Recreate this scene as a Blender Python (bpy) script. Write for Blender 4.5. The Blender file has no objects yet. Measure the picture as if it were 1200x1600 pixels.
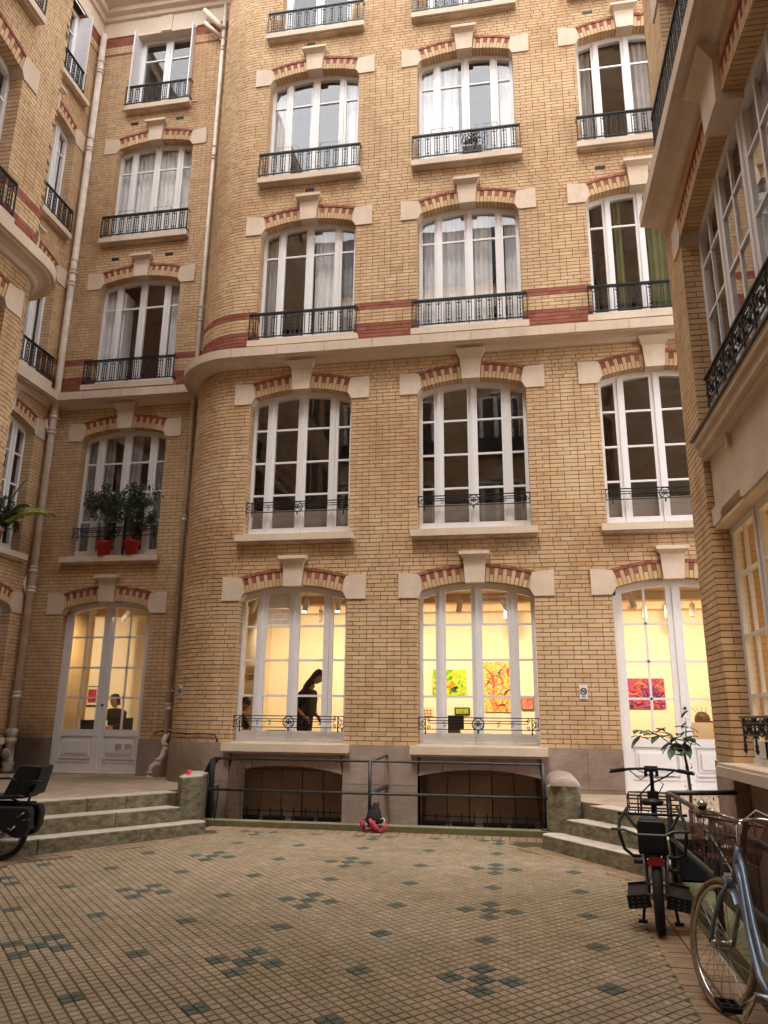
import bpy, math, random
import numpy as np
from mathutils import Vector, Matrix, Euler
R = math.radians
random.seed(7); rng = np.random.default_rng(7)
scn = bpy.context.scene

# ------------------------------------------------------------------ camera, sky, sun, exposure
PHI = R(10.15)
CAM = Vector((12.5*math.sin(PHI), -12.5*math.cos(PHI), 1.55))
cd = bpy.data.cameras.new('camera'); cam = bpy.data.objects.new('camera', cd)
scn.collection.objects.link(cam); scn.camera = cam
pit, rol = R(15.22), R(0.64)
fw0 = Vector((-math.sin(PHI), math.cos(PHI), 0)); rt0 = Vector((math.cos(PHI), math.sin(PHI), 0)); zz = Vector((0, 0, 1))
fwd = fw0*math.cos(pit)+zz*math.sin(pit); upv = -fw0*math.sin(pit)+zz*math.cos(pit)
rgt = rt0*math.cos(rol)+upv*math.sin(rol); up2 = -rt0*math.sin(rol)+upv*math.cos(rol)
m = Matrix.Identity(4)
for i in range(3): m[i][0] = rgt[i]; m[i][1] = up2[i]; m[i][2] = -fwd[i]
m.translation = CAM; cam.matrix_world = m
cd.sensor_fit = 'VERTICAL'; cd.sensor_height = 36; cd.lens = 1198.7/1600*36
cd.clip_start = .05; cd.clip_end = 500

world = bpy.data.worlds.new('World'); scn.world = world; world.use_nodes = True
nt = world.node_tree; nt.nodes.clear()
wo = nt.nodes.new('ShaderNodeOutputWorld'); bg = nt.nodes.new('ShaderNodeBackground')
sky = nt.nodes.new('ShaderNodeTexSky'); sky.sky_type = 'NISHITA'; sky.sun_disc = False
sky.sun_elevation = R(64); sky.sun_rotation = R(170); sky.dust_density = .4
hs = nt.nodes.new('ShaderNodeHueSaturation'); hs.inputs['Saturation'].default_value = .34
mxw = nt.nodes.new('ShaderNodeMix'); mxw.data_type = 'RGBA'; mxw.inputs[0].default_value = .93
mxw.inputs[7].default_value = (7.4, 7.4, 7.6, 1)      # even grey cloud layer over the sky
nt.links.new(sky.outputs[0], hs.inputs['Color']); nt.links.new(hs.outputs[0], mxw.inputs[6])
nt.links.new(mxw.outputs[2], bg.inputs[0]); nt.links.new(bg.outputs[0], wo.inputs[0])
bg.inputs[1].default_value = .15
sd = bpy.data.lights.new('sun', 'SUN'); sd.energy = .5; sd.angle = R(12); sd.color = (1, .93, .84)
so = bpy.data.objects.new('sun', sd); scn.collection.objects.link(so); so.rotation_euler = (R(26), 0, R(-10))
vs = scn.view_settings; vs.view_transform = 'Standard'; vs.look = 'None'; vs.exposure = 2.02; vs.gamma = 1
vs.use_curve_mapping = False
scn.cycles.use_denoising = True
try: scn.cycles.denoiser = 'OPENIMAGEDENOISE'
except Exception: pass
scn.cycles.max_bounces = 8; scn.cycles.diffuse_bounces = 5; scn.cycles.glossy_bounces = 4
scn.cycles.transparent_max_bounces = 24; scn.cycles.sample_clamp_indirect = 6
scn.cycles.caustics_reflective = False; scn.cycles.caustics_refractive = False

# ------------------------------------------------------------------ materials
MATS = {}
def S(n): return n/12.92 if n <= .04045 else ((n+.055)/1.055)**2.4
def newmat(name):
    mt = bpy.data.materials.new(name); mt.use_nodes = True; MATS[name] = mt
    return mt, mt.node_tree, mt.node_tree.nodes['Principled BSDF']
def N(t, ty, **kw):
    n = t.nodes.new(ty)
    for k, v in kw.items(): setattr(n, k, v)
    return n
def noise(t, scale, detail=4, rough=.6, vec=None, dist=0):
    n = N(t, 'ShaderNodeTexNoise'); n.inputs['Scale'].default_value = scale
    n.inputs['Detail'].default_value = detail; n.inputs['Roughness'].default_value = rough
    n.inputs['Distortion'].default_value = dist
    if vec is not None: t.links.new(vec, n.inputs['Vector'])
    return n.outputs['Fac']
def ramp(t, fac, stops, interp='LINEAR'):
    r = N(t, 'ShaderNodeValToRGB'); r.color_ramp.interpolation = interp
    e = r.color_ramp.elements
    while len(e) < len(stops): e.new(.5)
    for el, (p, c) in zip(e, stops):
        el.position = p; el.color = (*c, 1) if len(c) == 3 else c
    t.links.new(fac, r.inputs[0]); return r.outputs[0]
def mixc(t, fac, a, b, mode='MIX'):
    x = N(t, 'ShaderNodeMix', data_type='RGBA', blend_type=mode)
    for sock, v in ((0, fac), (6, a), (7, b)):
        if hasattr(v, 'links') or hasattr(v, 'is_linked'): t.links.new(v, x.inputs[sock])
        elif isinstance(v, (int, float)): x.inputs[sock].default_value = v
        else: x.inputs[sock].default_value = (*v, 1)
    return x.outputs[2]
def math_(t, op, a, b=None):
    x = N(t, 'ShaderNodeMath', operation=op)
    for k, v in ((0, a), (1, b)):
        if v is None: continue
        if isinstance(v, (int, float)): x.inputs[k].default_value = v
        else: t.links.new(v, x.inputs[k])
    return x.outputs[0]
def wpos(t, scale=(1, 1, 1)):
    g = N(t, 'ShaderNodeNewGeometry'); mp = N(t, 'ShaderNodeMapping'); mp.inputs['Scale'].default_value = scale
    t.links.new(g.outputs['Position'], mp.inputs[0]); return mp.outputs[0]
def bump(t, b, h, strength=.3, dist=.01):
    n = N(t, 'ShaderNodeBump'); n.inputs['Strength'].default_value = strength; n.inputs['Distance'].default_value = dist
    t.links.new(h, n.inputs['Height']); t.links.new(n.outputs[0], b.inputs['Normal'])
def island(t):
    g = N(t, 'ShaderNodeNewGeometry'); o = N(t, 'ShaderNodeObjectInfo')
    return math_(t, 'FRACT', math_(t, 'ADD', g.outputs['Random Per Island'], math_(t, 'MULTIPLY', o.outputs['Random'], 7.31)))

def stain(t, c, cen, rad, col, amt=.75):
    g = N(t, 'ShaderNodeNewGeometry'); v = N(t, 'ShaderNodeVectorMath', operation='DISTANCE'); t.links.new(g.outputs['Position'], v.inputs[0]); v.inputs[1].default_value = cen
    d = math_(t, 'ADD', math_(t, 'DIVIDE', v.outputs['Value'], rad), math_(t, 'MULTIPLY', noise(t, 3.0, 5, .7, wpos(t)), .9))
    m_ = ramp(t, d, [(.95, (amt, amt, amt)), (1.0, (amt*.8, amt*.8, amt*.8))]) if False else ramp(t, math_(t, 'MULTIPLY', d, .5), [(.42, (amt, amt, amt)), (.72, (0, 0, 0))])
    return mixc(t, m_, c, col, 'MULTIPLY')
def stains(t, c):
    c = stain(t, c, (-7.0, 1.3, .9), .75, (.30, .25, .22), .9)
    c = stain(t, c, (-3.3, .1, .6), .7, (.55, .55, .38), .7)
    c = stain(t, c, (3.4, 0, .7), .8, (.62, .55, .5), .7)
    c = stain(t, c, (-3.0, 0, 4.3), .9, (.75, .66, .58), .6)
    c = stain(t, c, (3.2, 0, 4.0), .9, (.78, .70, .62), .6)
    return stain(t, c, (.2, 0, 6.0), 1.2, (.85, .76, .68), .6)
def piece_mat(name, cols, rough=.8, dirt=(.5, .45, .4), dirt_amt=.35, grain=.12, bstr=.35):
    mt, t, b = newmat(name)
    r = island(t); n = len(cols)
    c = ramp(t, r, [(i/(n-1), c) for i, c in enumerate(cols)])
    p = wpos(t)
    g = noise(t, 60, 3, .7, p)
    c = mixc(t, grain*2, c, ramp(t, g, [(.25, (.35, .35, .35)), (.75, (1.25, 1.25, 1.25))]), 'MULTIPLY')
    d = noise(t, .55, 5, .65, p)
    d2 = noise(t, 3.5, 4, .7, wpos(t, (1, 1, .25)))
    dd = ramp(t, math_(t, 'ADD', math_(t, 'MULTIPLY', d, .6), math_(t, 'MULTIPLY', d2, .4)), [(.42, (1, 1, 1)), (.66, dirt)])
    c = mixc(t, dirt_amt, c, dd, 'MULTIPLY')
    if name == 'brick_yellow': c = stains(t, c)
    t.links.new(c, b.inputs['Base Color']); b.inputs['Roughness'].default_value = rough
    b.inputs['Specular IOR Level'].default_value = .25
    bump(t, b, g, bstr, .004)
    return mt
Y0 = (.545, .375, .190)
yb = [(.69, .495, .295), (.62, .435, .25), (.665, .475, .28), (.55, .375, .21), (.70, .51, .315), (.63, .43, .255), (.62, .45, .255), (.67, .475, .30)]
piece_mat('brick_yellow', yb, .8, (.66, .54, .47), .8, .10)
piece_mat('brick_red', [(.33, .11, .075), (.26, .075, .05), (.38, .145, .10), (.29, .085, .06)], .8)
piece_mat('tile_field', [(.38, .29, .20), (.315, .25, .165), (.41, .31, .22), (.335, .25, .17), (.305, .25, .17), (.385, .275, .19)], .62, (.60, .62, .45), .85, .2, .7)
piece_mat('tile_dark', [(.095, .108, .088), (.08, .092, .075), (.115, .125, .10)], .6, (.7, .8, .6), .6, .1, .5)
piece_mat('tile_border', [(.34, .225, .15), (.30, .195, .125), (.38, .25, .165), (.27, .18, .12)], .65, (.5, .55, .38), .75, .1, .5)

def flat(name, col, rough=.6, metal=0, nscale=8, namt=.2, bstr=.1, spec=.4, col2=None):
    mt, t, b = newmat(name)
    p = wpos(t); f = noise(t, nscale, 5, .65, p)
    c2 = col2 or tuple(x*(1-namt*1.6) for x in col); c1 = tuple(min(1, x*(1+namt*.4)) for x in col)
    c = ramp(t, f, [(.3, c2), (.62, c1)])
    t.links.new(c, b.inputs['Base Color']); b.inputs['Roughness'].default_value = rough
    b.inputs['Metallic'].default_value = metal; b.inputs['Specular IOR Level'].default_value = spec
    if bstr: bump(t, b, noise(t, nscale*6, 3, .6, p), bstr, .003)
    return mt
def stone_soiled(name, c1, c2):
    mt, t, b = newmat(name); p = wpos(t)
    c = ramp(t, noise(t, 1.8, 5, .65, p), [(.3, c2), (.6, c1)])
    st = ramp(t, noise(t, 9, 5, .75, wpos(t, (1.6, 1.6, .12))), [(.52, (0, 0, 0)), (.78, (1, 1, 1))])
    c = mixc(t, math_(t, 'MULTIPLY', st, .28), c, (.33, .25, .19))
    g = noise(t, 38, 4, .8, p); c = mixc(t, .18, c, ramp(t, g, [(.3, (.6, .6, .6)), (.7, (1.15, 1.15, 1.15))]), 'MULTIPLY')
    t.links.new(c, b.inputs['Base Color']); b.inputs['Roughness'].default_value = .8; b.inputs['Specular IOR Level'].default_value = .2
    bump(t, b, g, .25, .004)
flat('mortar', (.255, .145, .078), .95, 0, 5, .3, .3, .1)
flat('tile_joint', (.10, .072, .042), .95, 0, 3, .5, .3, .1, (.05, .055, .026))
stone_soiled('stone_cream', (.69, .565, .445), (.58, .465, .36))
flat('stone_soft', (.54, .42, .32), .75, 0, 2.5, .2, .15, .25)
flat('render_beige', (.66, .54, .42), .8, 0, 1.2, .12, .12, .2)
flat('wood_white', (.76, .745, .75), .42, 0, 14, .03, .04, .4)
flat('wood_warm', (.66, .58, .51), .45, 0, 10, .10, .04, .4)
flat('iron_black', (.018, .018, .02), .42, .3, 30, .3, .1, .5)
flat('rail_dark', (.05, .055, .055), .45, .5, 12, .4, .12, .5, (.035, .025, .018))
flat('pipe_cream', (.66, .56, .47), .5, 0, 4, .16, .06, .4)
flat('pipe_old', (.46, .38, .31), .55, 0, 9, .35, .2, .4)
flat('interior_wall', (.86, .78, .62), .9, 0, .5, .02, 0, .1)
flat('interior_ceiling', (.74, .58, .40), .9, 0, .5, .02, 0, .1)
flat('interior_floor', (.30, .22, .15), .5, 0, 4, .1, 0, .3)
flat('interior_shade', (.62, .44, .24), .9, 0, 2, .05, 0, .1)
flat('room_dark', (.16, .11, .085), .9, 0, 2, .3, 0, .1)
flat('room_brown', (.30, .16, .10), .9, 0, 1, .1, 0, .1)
flat('curtain_white', (.74, .74, .74), .9, 0, 3, .08, 0, .1)
flat('window_film', (.20, .17, .15), .6, 0, 3, .1, 0, .3)
flat('curtain_grey', (.34, .33, .33), .9, 0, 3, .1, 0, .1)
flat('curtain_green', (.10, .12, .045), .9, 0, 3, .15, 0, .1)
flat('black_plastic', (.008, .0085, .010), .5, 0, 20, .3, .08, .3)
flat('black_cloth', (.03, .027, .03), .85, 0, 20, .3, .15, .2)
flat('navy_stand_in', (.012, .015, .028), .5, 0, 6, .2, .05, .5)
flat('rubber', (.016, .016, .016), .75, 0, 40, .3, .2, .3)
flat('tyre_tan', (.22, .15, .10), .75, 0, 25, .3, .15, .3)
flat('blue_paint', (.165, .215, .285), .28, .35, 12, .12, .03, .6)
flat('grey_paint', (.07, .075, .08), .4, .2, 12, .15, .03, .5)
flat('chrome', (.55, .54, .52), .2, 1, 10, .15, 0, .6)
flat('steel_dull', (.30, .29, .28), .38, .9, 12, .3, .05, .6)
flat('rust_wire', (.26, .14, .115), .65, .2, 30, .35, .1, .4)
flat('brown_grip', (.15, .08, .05), .6, 0, 20, .2, .1, .4)
flat('saddle_black', (.02, .018, .018), .45, 0, 10, .3, .1, .5)
flat('red_reflector', (.22, .008, .015), .25, 0, 10, .1, 0, .6)
flat('pot_red', (.42, .012, .022), .38, 0, 10, .1, .02, .5)
flat('pot_terracotta', (.28, .12, .07), .8, 0, 10, .2, .1, .3)
flat('pink_plastic', (.85, .03, .13), .35, 0, 10, .05, 0, .5)
flat('pink_cloth', (.42, .06, .10), .85, 0, 26, .6, .5, .2, (.09, .012, .02))
flat('white_cord', (.75, .68, .6), .7, 0, 10, .1, 0, .3)
flat('bark', (.12, .075, .05), .9, 0, 30, .4, .4, .2)
flat('skin', (.52, .30, .19), .55, 0, 5, .05, 0, .4)
flat('hair_dark', (.012, .009, .008), .5, 0, 60, .3, .3, .4)
flat('paper_white', (.72, .70, .68), .8, 0, 5, .06, 0, .2)
flat('ink_blue', (.03, .05, .10), .6, 0, 5, .1, 0, .2)
flat('zinc', (.10, .10, .105), .45, .6, 8, .3, .05, .5)
flat('screen_dark', (.03, .03, .025), .4, 0, 5, .2, 0, .4)
flat('desk_brown', (.22, .12, .06), .6, 0, 8, .2, .05, .4)
flat('bronze_dark', (.09, .06, .035), .45, .5, 15, .5, .3, .4)
flat('plinth_white', (.75, .60, .42), .8, 0, 3, .05, 0, .2)
flat('roof_slate', (.05, .055, .065), .5, 0, 6, .3, .1, .4)

def leafmat(name, a, b_, c3, rough=.5):
    mt, t, b = newmat(name)
    c = ramp(t, island(t), [(0, a), (.5, b_), (1, c3)])
    t.links.new(c, b.inputs['Base Color']); b.inputs['Roughness'].default_value = rough
leafmat('leaf_dark', (.022, .04, .02), (.045, .07, .04), (.10, .13, .09))
leafmat('leaf_mid', (.05, .10, .045), (.09, .14, .075), (.035, .07, .035))
leafmat('leaf_palm', (.42, .36, .05), (.30, .28, .05), (.14, .15, .03))
leafmat('leaf_palmdark', (.03, .045, .015), (.05, .06, .02), (.08, .08, .03))

def stone_mat(name, base, dark, moss=0, streak=True):
    mt, t, b = newmat(name)
    p = wpos(t)
    f = noise(t, 2.2, 6, .65, p)
    c = ramp(t, f, [(.3, dark), (.65, base)])
    fs = noise(t, 9, 5, .7, wpos(t, (.6, .6, 7)))
    c = mixc(t, .55, c, ramp(t, fs, [(.3, (.68, .66, .64)), (.7, (1.15, 1.15, 1.15))]), 'MULTIPLY')
    if moss:
        g = N(t, 'ShaderNodeNewGeometry'); sx = N(t, 'ShaderNodeSeparateXYZ'); t.links.new(g.outputs['Normal'], sx.inputs[0])
        side = math_(t, 'SUBTRACT', 1, math_(t, 'ABSOLUTE', sx.outputs[2]))
        mfac = math_(t, 'MULTIPLY', ramp(t, noise(t, 7, 8, .8, wpos(t, (1, 1, 2.2))), [(.2, (.25, .25, .25)), (.7, (1, 1, 1))]),
                     math_(t, 'ADD', math_(t, 'MULTIPLY', side, .92*moss), .08*moss))
        c = mixc(t, mfac, c, (.092, .077, .034))
        sp = ramp(t, noise(t, 26, 4, .8, p), [(.6, (0, 0, 0)), (.68, (1, 1, 1))])
        c = mixc(t, math_(t, 'MULTIPLY', sp, .35), c, (.42, .38, .3))
    if name in ('stone_plinth', 'stone_base'): c = stains(t, c)
    if name == 'landing_stone': c = stain(t, c, (-5.0, .3, .55), 1.0, (.6, .68, .5), .8)
    t.links.new(c, b.inputs['Base Color']); b.inputs['Roughness'].default_value = .85
    b.inputs['Specular IOR Level'].default_value = .2
    bump(t, b, noise(t, 45, 5, .75, p), .5, .006)
stone_mat('stone_plinth', (.40, .31, .26), (.27, .20, .165))
stone_mat('stone_base', (.38, .30, .245), (.26, .195, .155), .2)
stone_mat('stone_step', (.56, .49, .40), (.38, .32, .25), 1.15)
stone_mat('stone_kerb', (.27, .255, .15), (.16, .155, .08), 1.0)
stone_mat('stone_vault', (.40, .30, .215), (.28, .20, .145))
stone_mat('landing_stone', (.40, .29, .215), (.26, .20, .14), .5)

# cornice stone with a grimy upper edge
mt, t, b = newmat('stone_cornice')
p = wpos(t)
c = ramp(t, noise(t, 1.4, 5, .6, p), [(.3, (.57, .455, .35)), (.65, (.68, .56, .44))])
st = ramp(t, noise(t, 7, 4, .8, wpos(t, (1.5, 1.5, .15))), [(.5, (0, 0, 0)), (.75, (1, 1, 1))])
c = mixc(t, math_(t, 'MULTIPLY', st, .3), c, (.30, .22, .16))
t.links.new(c, b.inputs['Base Color']); b.inputs['Roughness'].default_value = .8
bump(t, b, noise(t, 40, 4, .7, p), .25, .004)
stone_mat('ledge_grime', (.42, .36, .28), (.12, .10, .075), .3)

# glass: clear pane with the mirror-like skin of real glass
def glass(name, k0=.06, tint=(1, 1, 1)):
    mt, t, b = newmat(name); t.nodes.remove(b)
    o = [n for n in t.nodes if n.type == 'OUTPUT_MATERIAL'][0]
    tr = N(t, 'ShaderNodeBsdfTransparent'); tr.inputs[0].default_value = (*tint, 1)
    gl = N(t, 'ShaderNodeBsdfGlossy'); gl.inputs['Roughness'].default_value = .01; gl.inputs[0].default_value = (1, 1, 1, 1)
    lw = N(t, 'ShaderNodeLayerWeight'); lw.inputs['Blend'].default_value = .5
    f2 = math_(t, 'ADD', math_(t, 'MULTIPLY', math_(t, 'POWER', lw.outputs['Facing'], 4.0), .95), .05+k0)
    bm = N(t, 'ShaderNodeBump'); bm.inputs['Strength'].default_value = .05; bm.inputs['Distance'].default_value = .02
    t.links.new(noise(t, 1.6, 1, .5, wpos(t)), bm.inputs['Height']); t.links.new(bm.outputs[0], gl.inputs['Normal'])
    mx = N(t, 'ShaderNodeMixShader'); t.links.new(f2, mx.inputs[0]); t.links.new(tr.outputs[0], mx.inputs[1]); t.links.new(gl.outputs[0], mx.inputs[2])
    t.links.new(mx.outputs[0], o.inputs[0])
glass('glass', .01)
glass('glass_upper', .07)
glass('glass_mid', .04)
def emit(name, col, st):
    mt, t, b = newmat(name); b.inputs['Emission Color'].default_value = (*col, 1); b.inputs['Emission Strength'].default_value = st
    b.inputs['Base Color'].default_value = (*col, 1)
emit('lamp_glow', (1, .86, .6), 14)
emit('lamp_small', (1, .86, .6), 5)

def paint_mat(name, cols, scale, dist=2.5, seed=0):
    mt, t, b = newmat(name)
    tc = N(t, 'ShaderNodeTexCoord'); mp = N(t, 'ShaderNodeMapping'); mp.inputs['Location'].default_value = (seed, seed*.7, 0)
    t.links.new(tc.outputs['Object'], mp.inputs[0])
    f = noise(t, scale, 3, .6, mp.outputs[0], dist)
    v = N(t, 'ShaderNodeTexVoronoi'); v.inputs['Scale'].default_value = scale*1.7; t.links.new(mp.outputs[0], v.inputs['Vector'])
    f = math_(t, 'ADD', math_(t, 'MULTIPLY', f, .75), math_(t, 'MULTIPLY', v.outputs['Distance'], .3))
    n = len(cols)
    c = ramp(t, f, [(.28+.42*i/(n-1), c) for i, c in enumerate(cols)], 'CONSTANT' if n > 5 else 'LINEAR')
    t.links.new(c, b.inputs['Base Color']); b.inputs['Roughness'].default_value = .5
paint_mat('art_green', [(.01, .05, .01), (.06, .25, .01), (.3, .55, .01), (.55, .7, .03), (.85, .55, .01)], 7.0, 1.5, 1)
paint_mat('art_orange', [(.25, .07, .02), (.85, .16, .01), (.95, .5, .08), (.95, .70, .25), (.75, .2, .1), (.95, .62, .2), (.15, .03, .02)], 5.5, 2.0, 4)
paint_mat('art_purple', [(.02, .005, .03), (.16, .02, .14), (.6, .05, .04), (.12, .01, .2), (.75, .10, .06), (.06, .02, .08)], 4.5, 2.0, 9)
paint_mat('art_red', [(.8, .03, .02), (.5, .02, .02), (.1, .02, .02)], 2.0, 1.0, 3)
paint_mat('art_dark', [(.02, .01, .01), (.15, .03, .02), (.5, .4, .35)], 8, 3.0, 5)
paint_mat('art_yellow', [(.5, .6, .01), (.3, .4, .02), (.15, .1, .02)], 5, 2.0, 6)
paint_mat('art_pink', [(.75, .12, .05), (.8, .25, .2), (.3, .05, .03)], 5, 2.0, 8)

# ------------------------------------------------------------------ mesh helpers
COL = scn.collection
def tag(o, label=None, cat=None, group=None, kind=None):
    if label: o['label'] = label
    if cat: o['category'] = cat
    if group: o['group'] = group
    if kind: o['kind'] = kind
    return o
class MB:
    def __init__(s): s.v = []; s.f = []; s.m = []; s.mats = []; s.sm = []
    def mi(s, mat):
        if mat not in s.mats: s.mats.append(mat)
        return s.mats.index(mat)
    def add(s, verts, faces, mat, smooth=False):
        b = len(s.v); s.v += [tuple(x) for x in verts]; k = s.mi(mat)
        for f in faces: s.f.append(tuple(b+i for i in f)); s.m.append(k); s.sm.append(smooth)
    def box(s, x0, x1, y0, y1, z0, z1, mat, M=None):
        V = [(x0, y0, z0), (x1, y0, z0), (x1, y1, z0), (x0, y1, z0), (x0, y0, z1), (x1, y0, z1), (x1, y1, z1), (x0, y1, z1)]
        if M is not None: V = [tuple(M @ Vector(v)) for v in V]
        s.add(V, [(0, 3, 2, 1), (4, 5, 6, 7), (0, 1, 5, 4), (1, 2, 6, 5), (2, 3, 7, 6), (3, 0, 4, 7)], mat)
    def prism(s, poly, y0, y1, mat, M=None):
        """poly in x,z extruded along y"""
        n = len(poly); V = [(x, y0, z) for x, z in poly]+[(x, y1, z) for x, z in poly]
        if M is not None: V = [tuple(M @ Vector(v)) for v in V]
        F = [tuple(range(n)), tuple(range(2*n-1, n-1, -1))]+[(i, i+n, (i+1) % n+n, (i+1) % n) for i in range(n)]
        s.add(V, F, mat)
    def slab(s, poly, z0, z1, mat):
        """poly in x,y extruded along z"""
        n = len(poly); V = [(x, y, z0) for x, y in poly]+[(x, y, z1) for x, y in poly]
        F = [tuple(range(n-1, -1, -1)), tuple(range(n, 2*n))]+[(i, (i+1) % n, (i+1) % n+n, i+n) for i in range(n)]
        s.add(V, F, mat)
    def tube(s, pts, r, mat, n=6, closed=False, cap=True, smooth=True):
        P = [Vector(p) for p in pts]
        rs = r if isinstance(r, (list, tuple)) else [r]*len(P)
        V = []; F = []; prev = None
        for i, p in enumerate(P):
            a = P[i-1] if (i > 0 or closed) else p; c = P[(i+1) % len(P)] if (i < len(P)-1 or closed) else p
            d = (c-a); d = d.normalized() if d.length > 1e-9 else Vector((0, 0, 1))
            if prev is None:
                u = d.cross(Vector((0, 0, 1)));
                if u.length < .1: u = d.cross(Vector((1, 0, 0)))
            else: u = prev-d*prev.dot(d)
            if u.length < 1e-6: u = d.orthogonal()
            u.normalize(); prev = u; w = d.cross(u)
            for k in range(n):
                an = 2*math.pi*k/n; V.append(p+(u*math.cos(an)+w*math.sin(an))*rs[i])
        L = len(P)
        for i in range(L if closed else L-1):
            j = (i+1) % L
            for k in range(n): F.append((i*n+k, i*n+(k+1) % n, j*n+(k+1) % n, j*n+k))
        if cap and not closed: F += [tuple(range(n-1, -1, -1)), tuple((L-1)*n+k for k in range(n))]
        s.add(V, F, mat, smooth)
    def lathe(s, prof, mat, n=16, c=(0, 0, 0), M=None, smooth=True):
        V = []; F = []
        for r, z in prof:
            for k in range(n):
                a = 2*math.pi*k/n; v = Vector((c[0]+r*math.cos(a), c[1]+r*math.sin(a), c[2]+z)); V.append(M @ v if M is not None else v)
        L = len(prof)
        for i in range(L-1):
            for k in range(n): F.append((i*n+k, i*n+(k+1) % n, (i+1)*n+(k+1) % n, (i+1)*n+k))
        F += [tuple(range(n-1, -1, -1)), tuple((L-1)*n+k for k in range(n))]
        s.add(V, F, mat, smooth)
    def mesh(s, name):
        me = bpy.data.meshes.new(name); me.from_pydata(s.v, [], s.f)
        for mname in s.mats: me.materials.append(MATS[mname])
        me.polygons.foreach_set('material_index', s.m); me.polygons.foreach_set('use_smooth', s.sm); me.update()
        return me
    def build(s, name, parent=None, loc=(0, 0, 0), rot=0, **tg):
        return put(name, s.mesh(name), parent, loc, rot, **tg)
def put(name, me, parent=None, loc=(0, 0, 0), rot=0, **tg):
    """loc is in the parent's space"""
    o = bpy.data.objects.new(name, me); COL.objects.link(o); o.location = loc
    o.rotation_euler = rot if isinstance(rot, (tuple, list)) else (0, 0, rot)
    if parent: o.parent = parent
    if tg: tag(o, **tg)
    return o
def empty(name, loc, rot=0, label=None, cat=None, group=None):
    o = bpy.data.objects.new(name, None); COL.objects.link(o); o.location = loc; o.empty_display_size = .2
    o.rotation_euler = rot if isinstance(rot, (tuple, list)) else (0, 0, rot)
    return tag(o, label, cat, group)

class Frame:
    """a wall plane: x runs along it, y goes INTO the wall, z is up"""
    def __init__(s, ox, oy, rot): s.o = (ox, oy); s.rot = rot; s.c = round(math.cos(rot), 9); s.s = round(math.sin(rot), 9)
    def w(s, x, y, z): return (s.o[0]+x*s.c-y*s.s, s.o[1]+x*s.s+y*s.c, z)
    def arr(s, A):
        B = A.copy(); B[:, 0] = s.o[0]+A[:, 0]*s.c-A[:, 1]*s.s; B[:, 1] = s.o[1]+A[:, 0]*s.s+A[:, 1]*s.c; return B
def proj(p):
    d = Vector(p)-CAM; w = d.dot(fwd)
    if w < .1: return None
    return 600+1198.7*d.dot(rgt)/w, 800-1198.7*d.dot(up2)/w, w

# ------------------------------------------------------------------ masonry
CP = .0693; BH = .0572; GAP = .0115; ZB = 1.18         # course pitch, brick height, joint, first course
RV, RH = 2.9, .235                                     # arch radius, voussoir height
RED = ((8.09, 8.50), (8.78, 8.92))
def arch_z(S_, x, R_=RV, cr=.255): return S_+cr-R_+math.sqrt(max(0, R_*R_-x*x))
class Op:
    """an opening: centre, half width, bottom, spring line S (block bottom), arch or flat"""
    def __init__(s, xc, hw, zb, S_, kind, arch=True, Rr=RV, hc=.864): s.xc = xc; s.hw = hw; s.zb = zb; s.S = S_; s.kind = kind; s.arch = arch; s.R = Rr; s.hc = hc
    def hole(s, z):
        """half width of brick-free zone at z"""
        if z < s.zb or z > s.S+.56 and s.arch: return 0
        if not s.arch: return s.hw if z < s.S else 0
        if z < s.S+.12: return s.hw
        zc = s.S+.255-s.R; q = (s.R+RH+.03)**2-(z-zc)**2
        return min(s.hw, math.sqrt(q)) if q > 0 else 0
def lay_span(a, b, k, out, za, jl, jr):
    x = a; i = 0; par = k % 2; last = 0
    while x < b-.012:
        if i == 0 and jl: L = .215 if par == 0 else .105
        elif last == .105: L = .215
        else: L = .215 if random.random() < .62 else .105
        if i == 0 and not jl: L = random.choice((.215, .105, .06, .16))
        e = x+L; last = L
        if e > b-.05: e = b
        out.append((x, e, za, i == 0 and jl, abs(e-b) < 1e-6 and jr)); x = e+GAP; i += 1
def bricks_for(x0, x1, z0, z1, ops):
    out = []
    k0 = int(math.ceil((z0-ZB)/CP-1e-6)); k = k0
    while ZB+k*CP+BH*.5 < z1:
        za = ZB+k*CP; zm = za+BH/2
        cuts = []
        for o in ops:
            h = o.hole(zm)
            if h > 0: cuts.append((o.xc-h-GAP*.3, o.xc+h+GAP*.3, zm < o.S+.12))
        cuts.sort(); x = x0; jl = False
        for a, b, j in cuts:
            if a > x: lay_span(x, a, k, out, za, jl, j)
            x = b; jl = j
        if x < x1: lay_span(x, x1, k, out, za, jl, False)
        k += 1
    return out
JD = .235                                              # reveal depth shown in bricks
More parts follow.
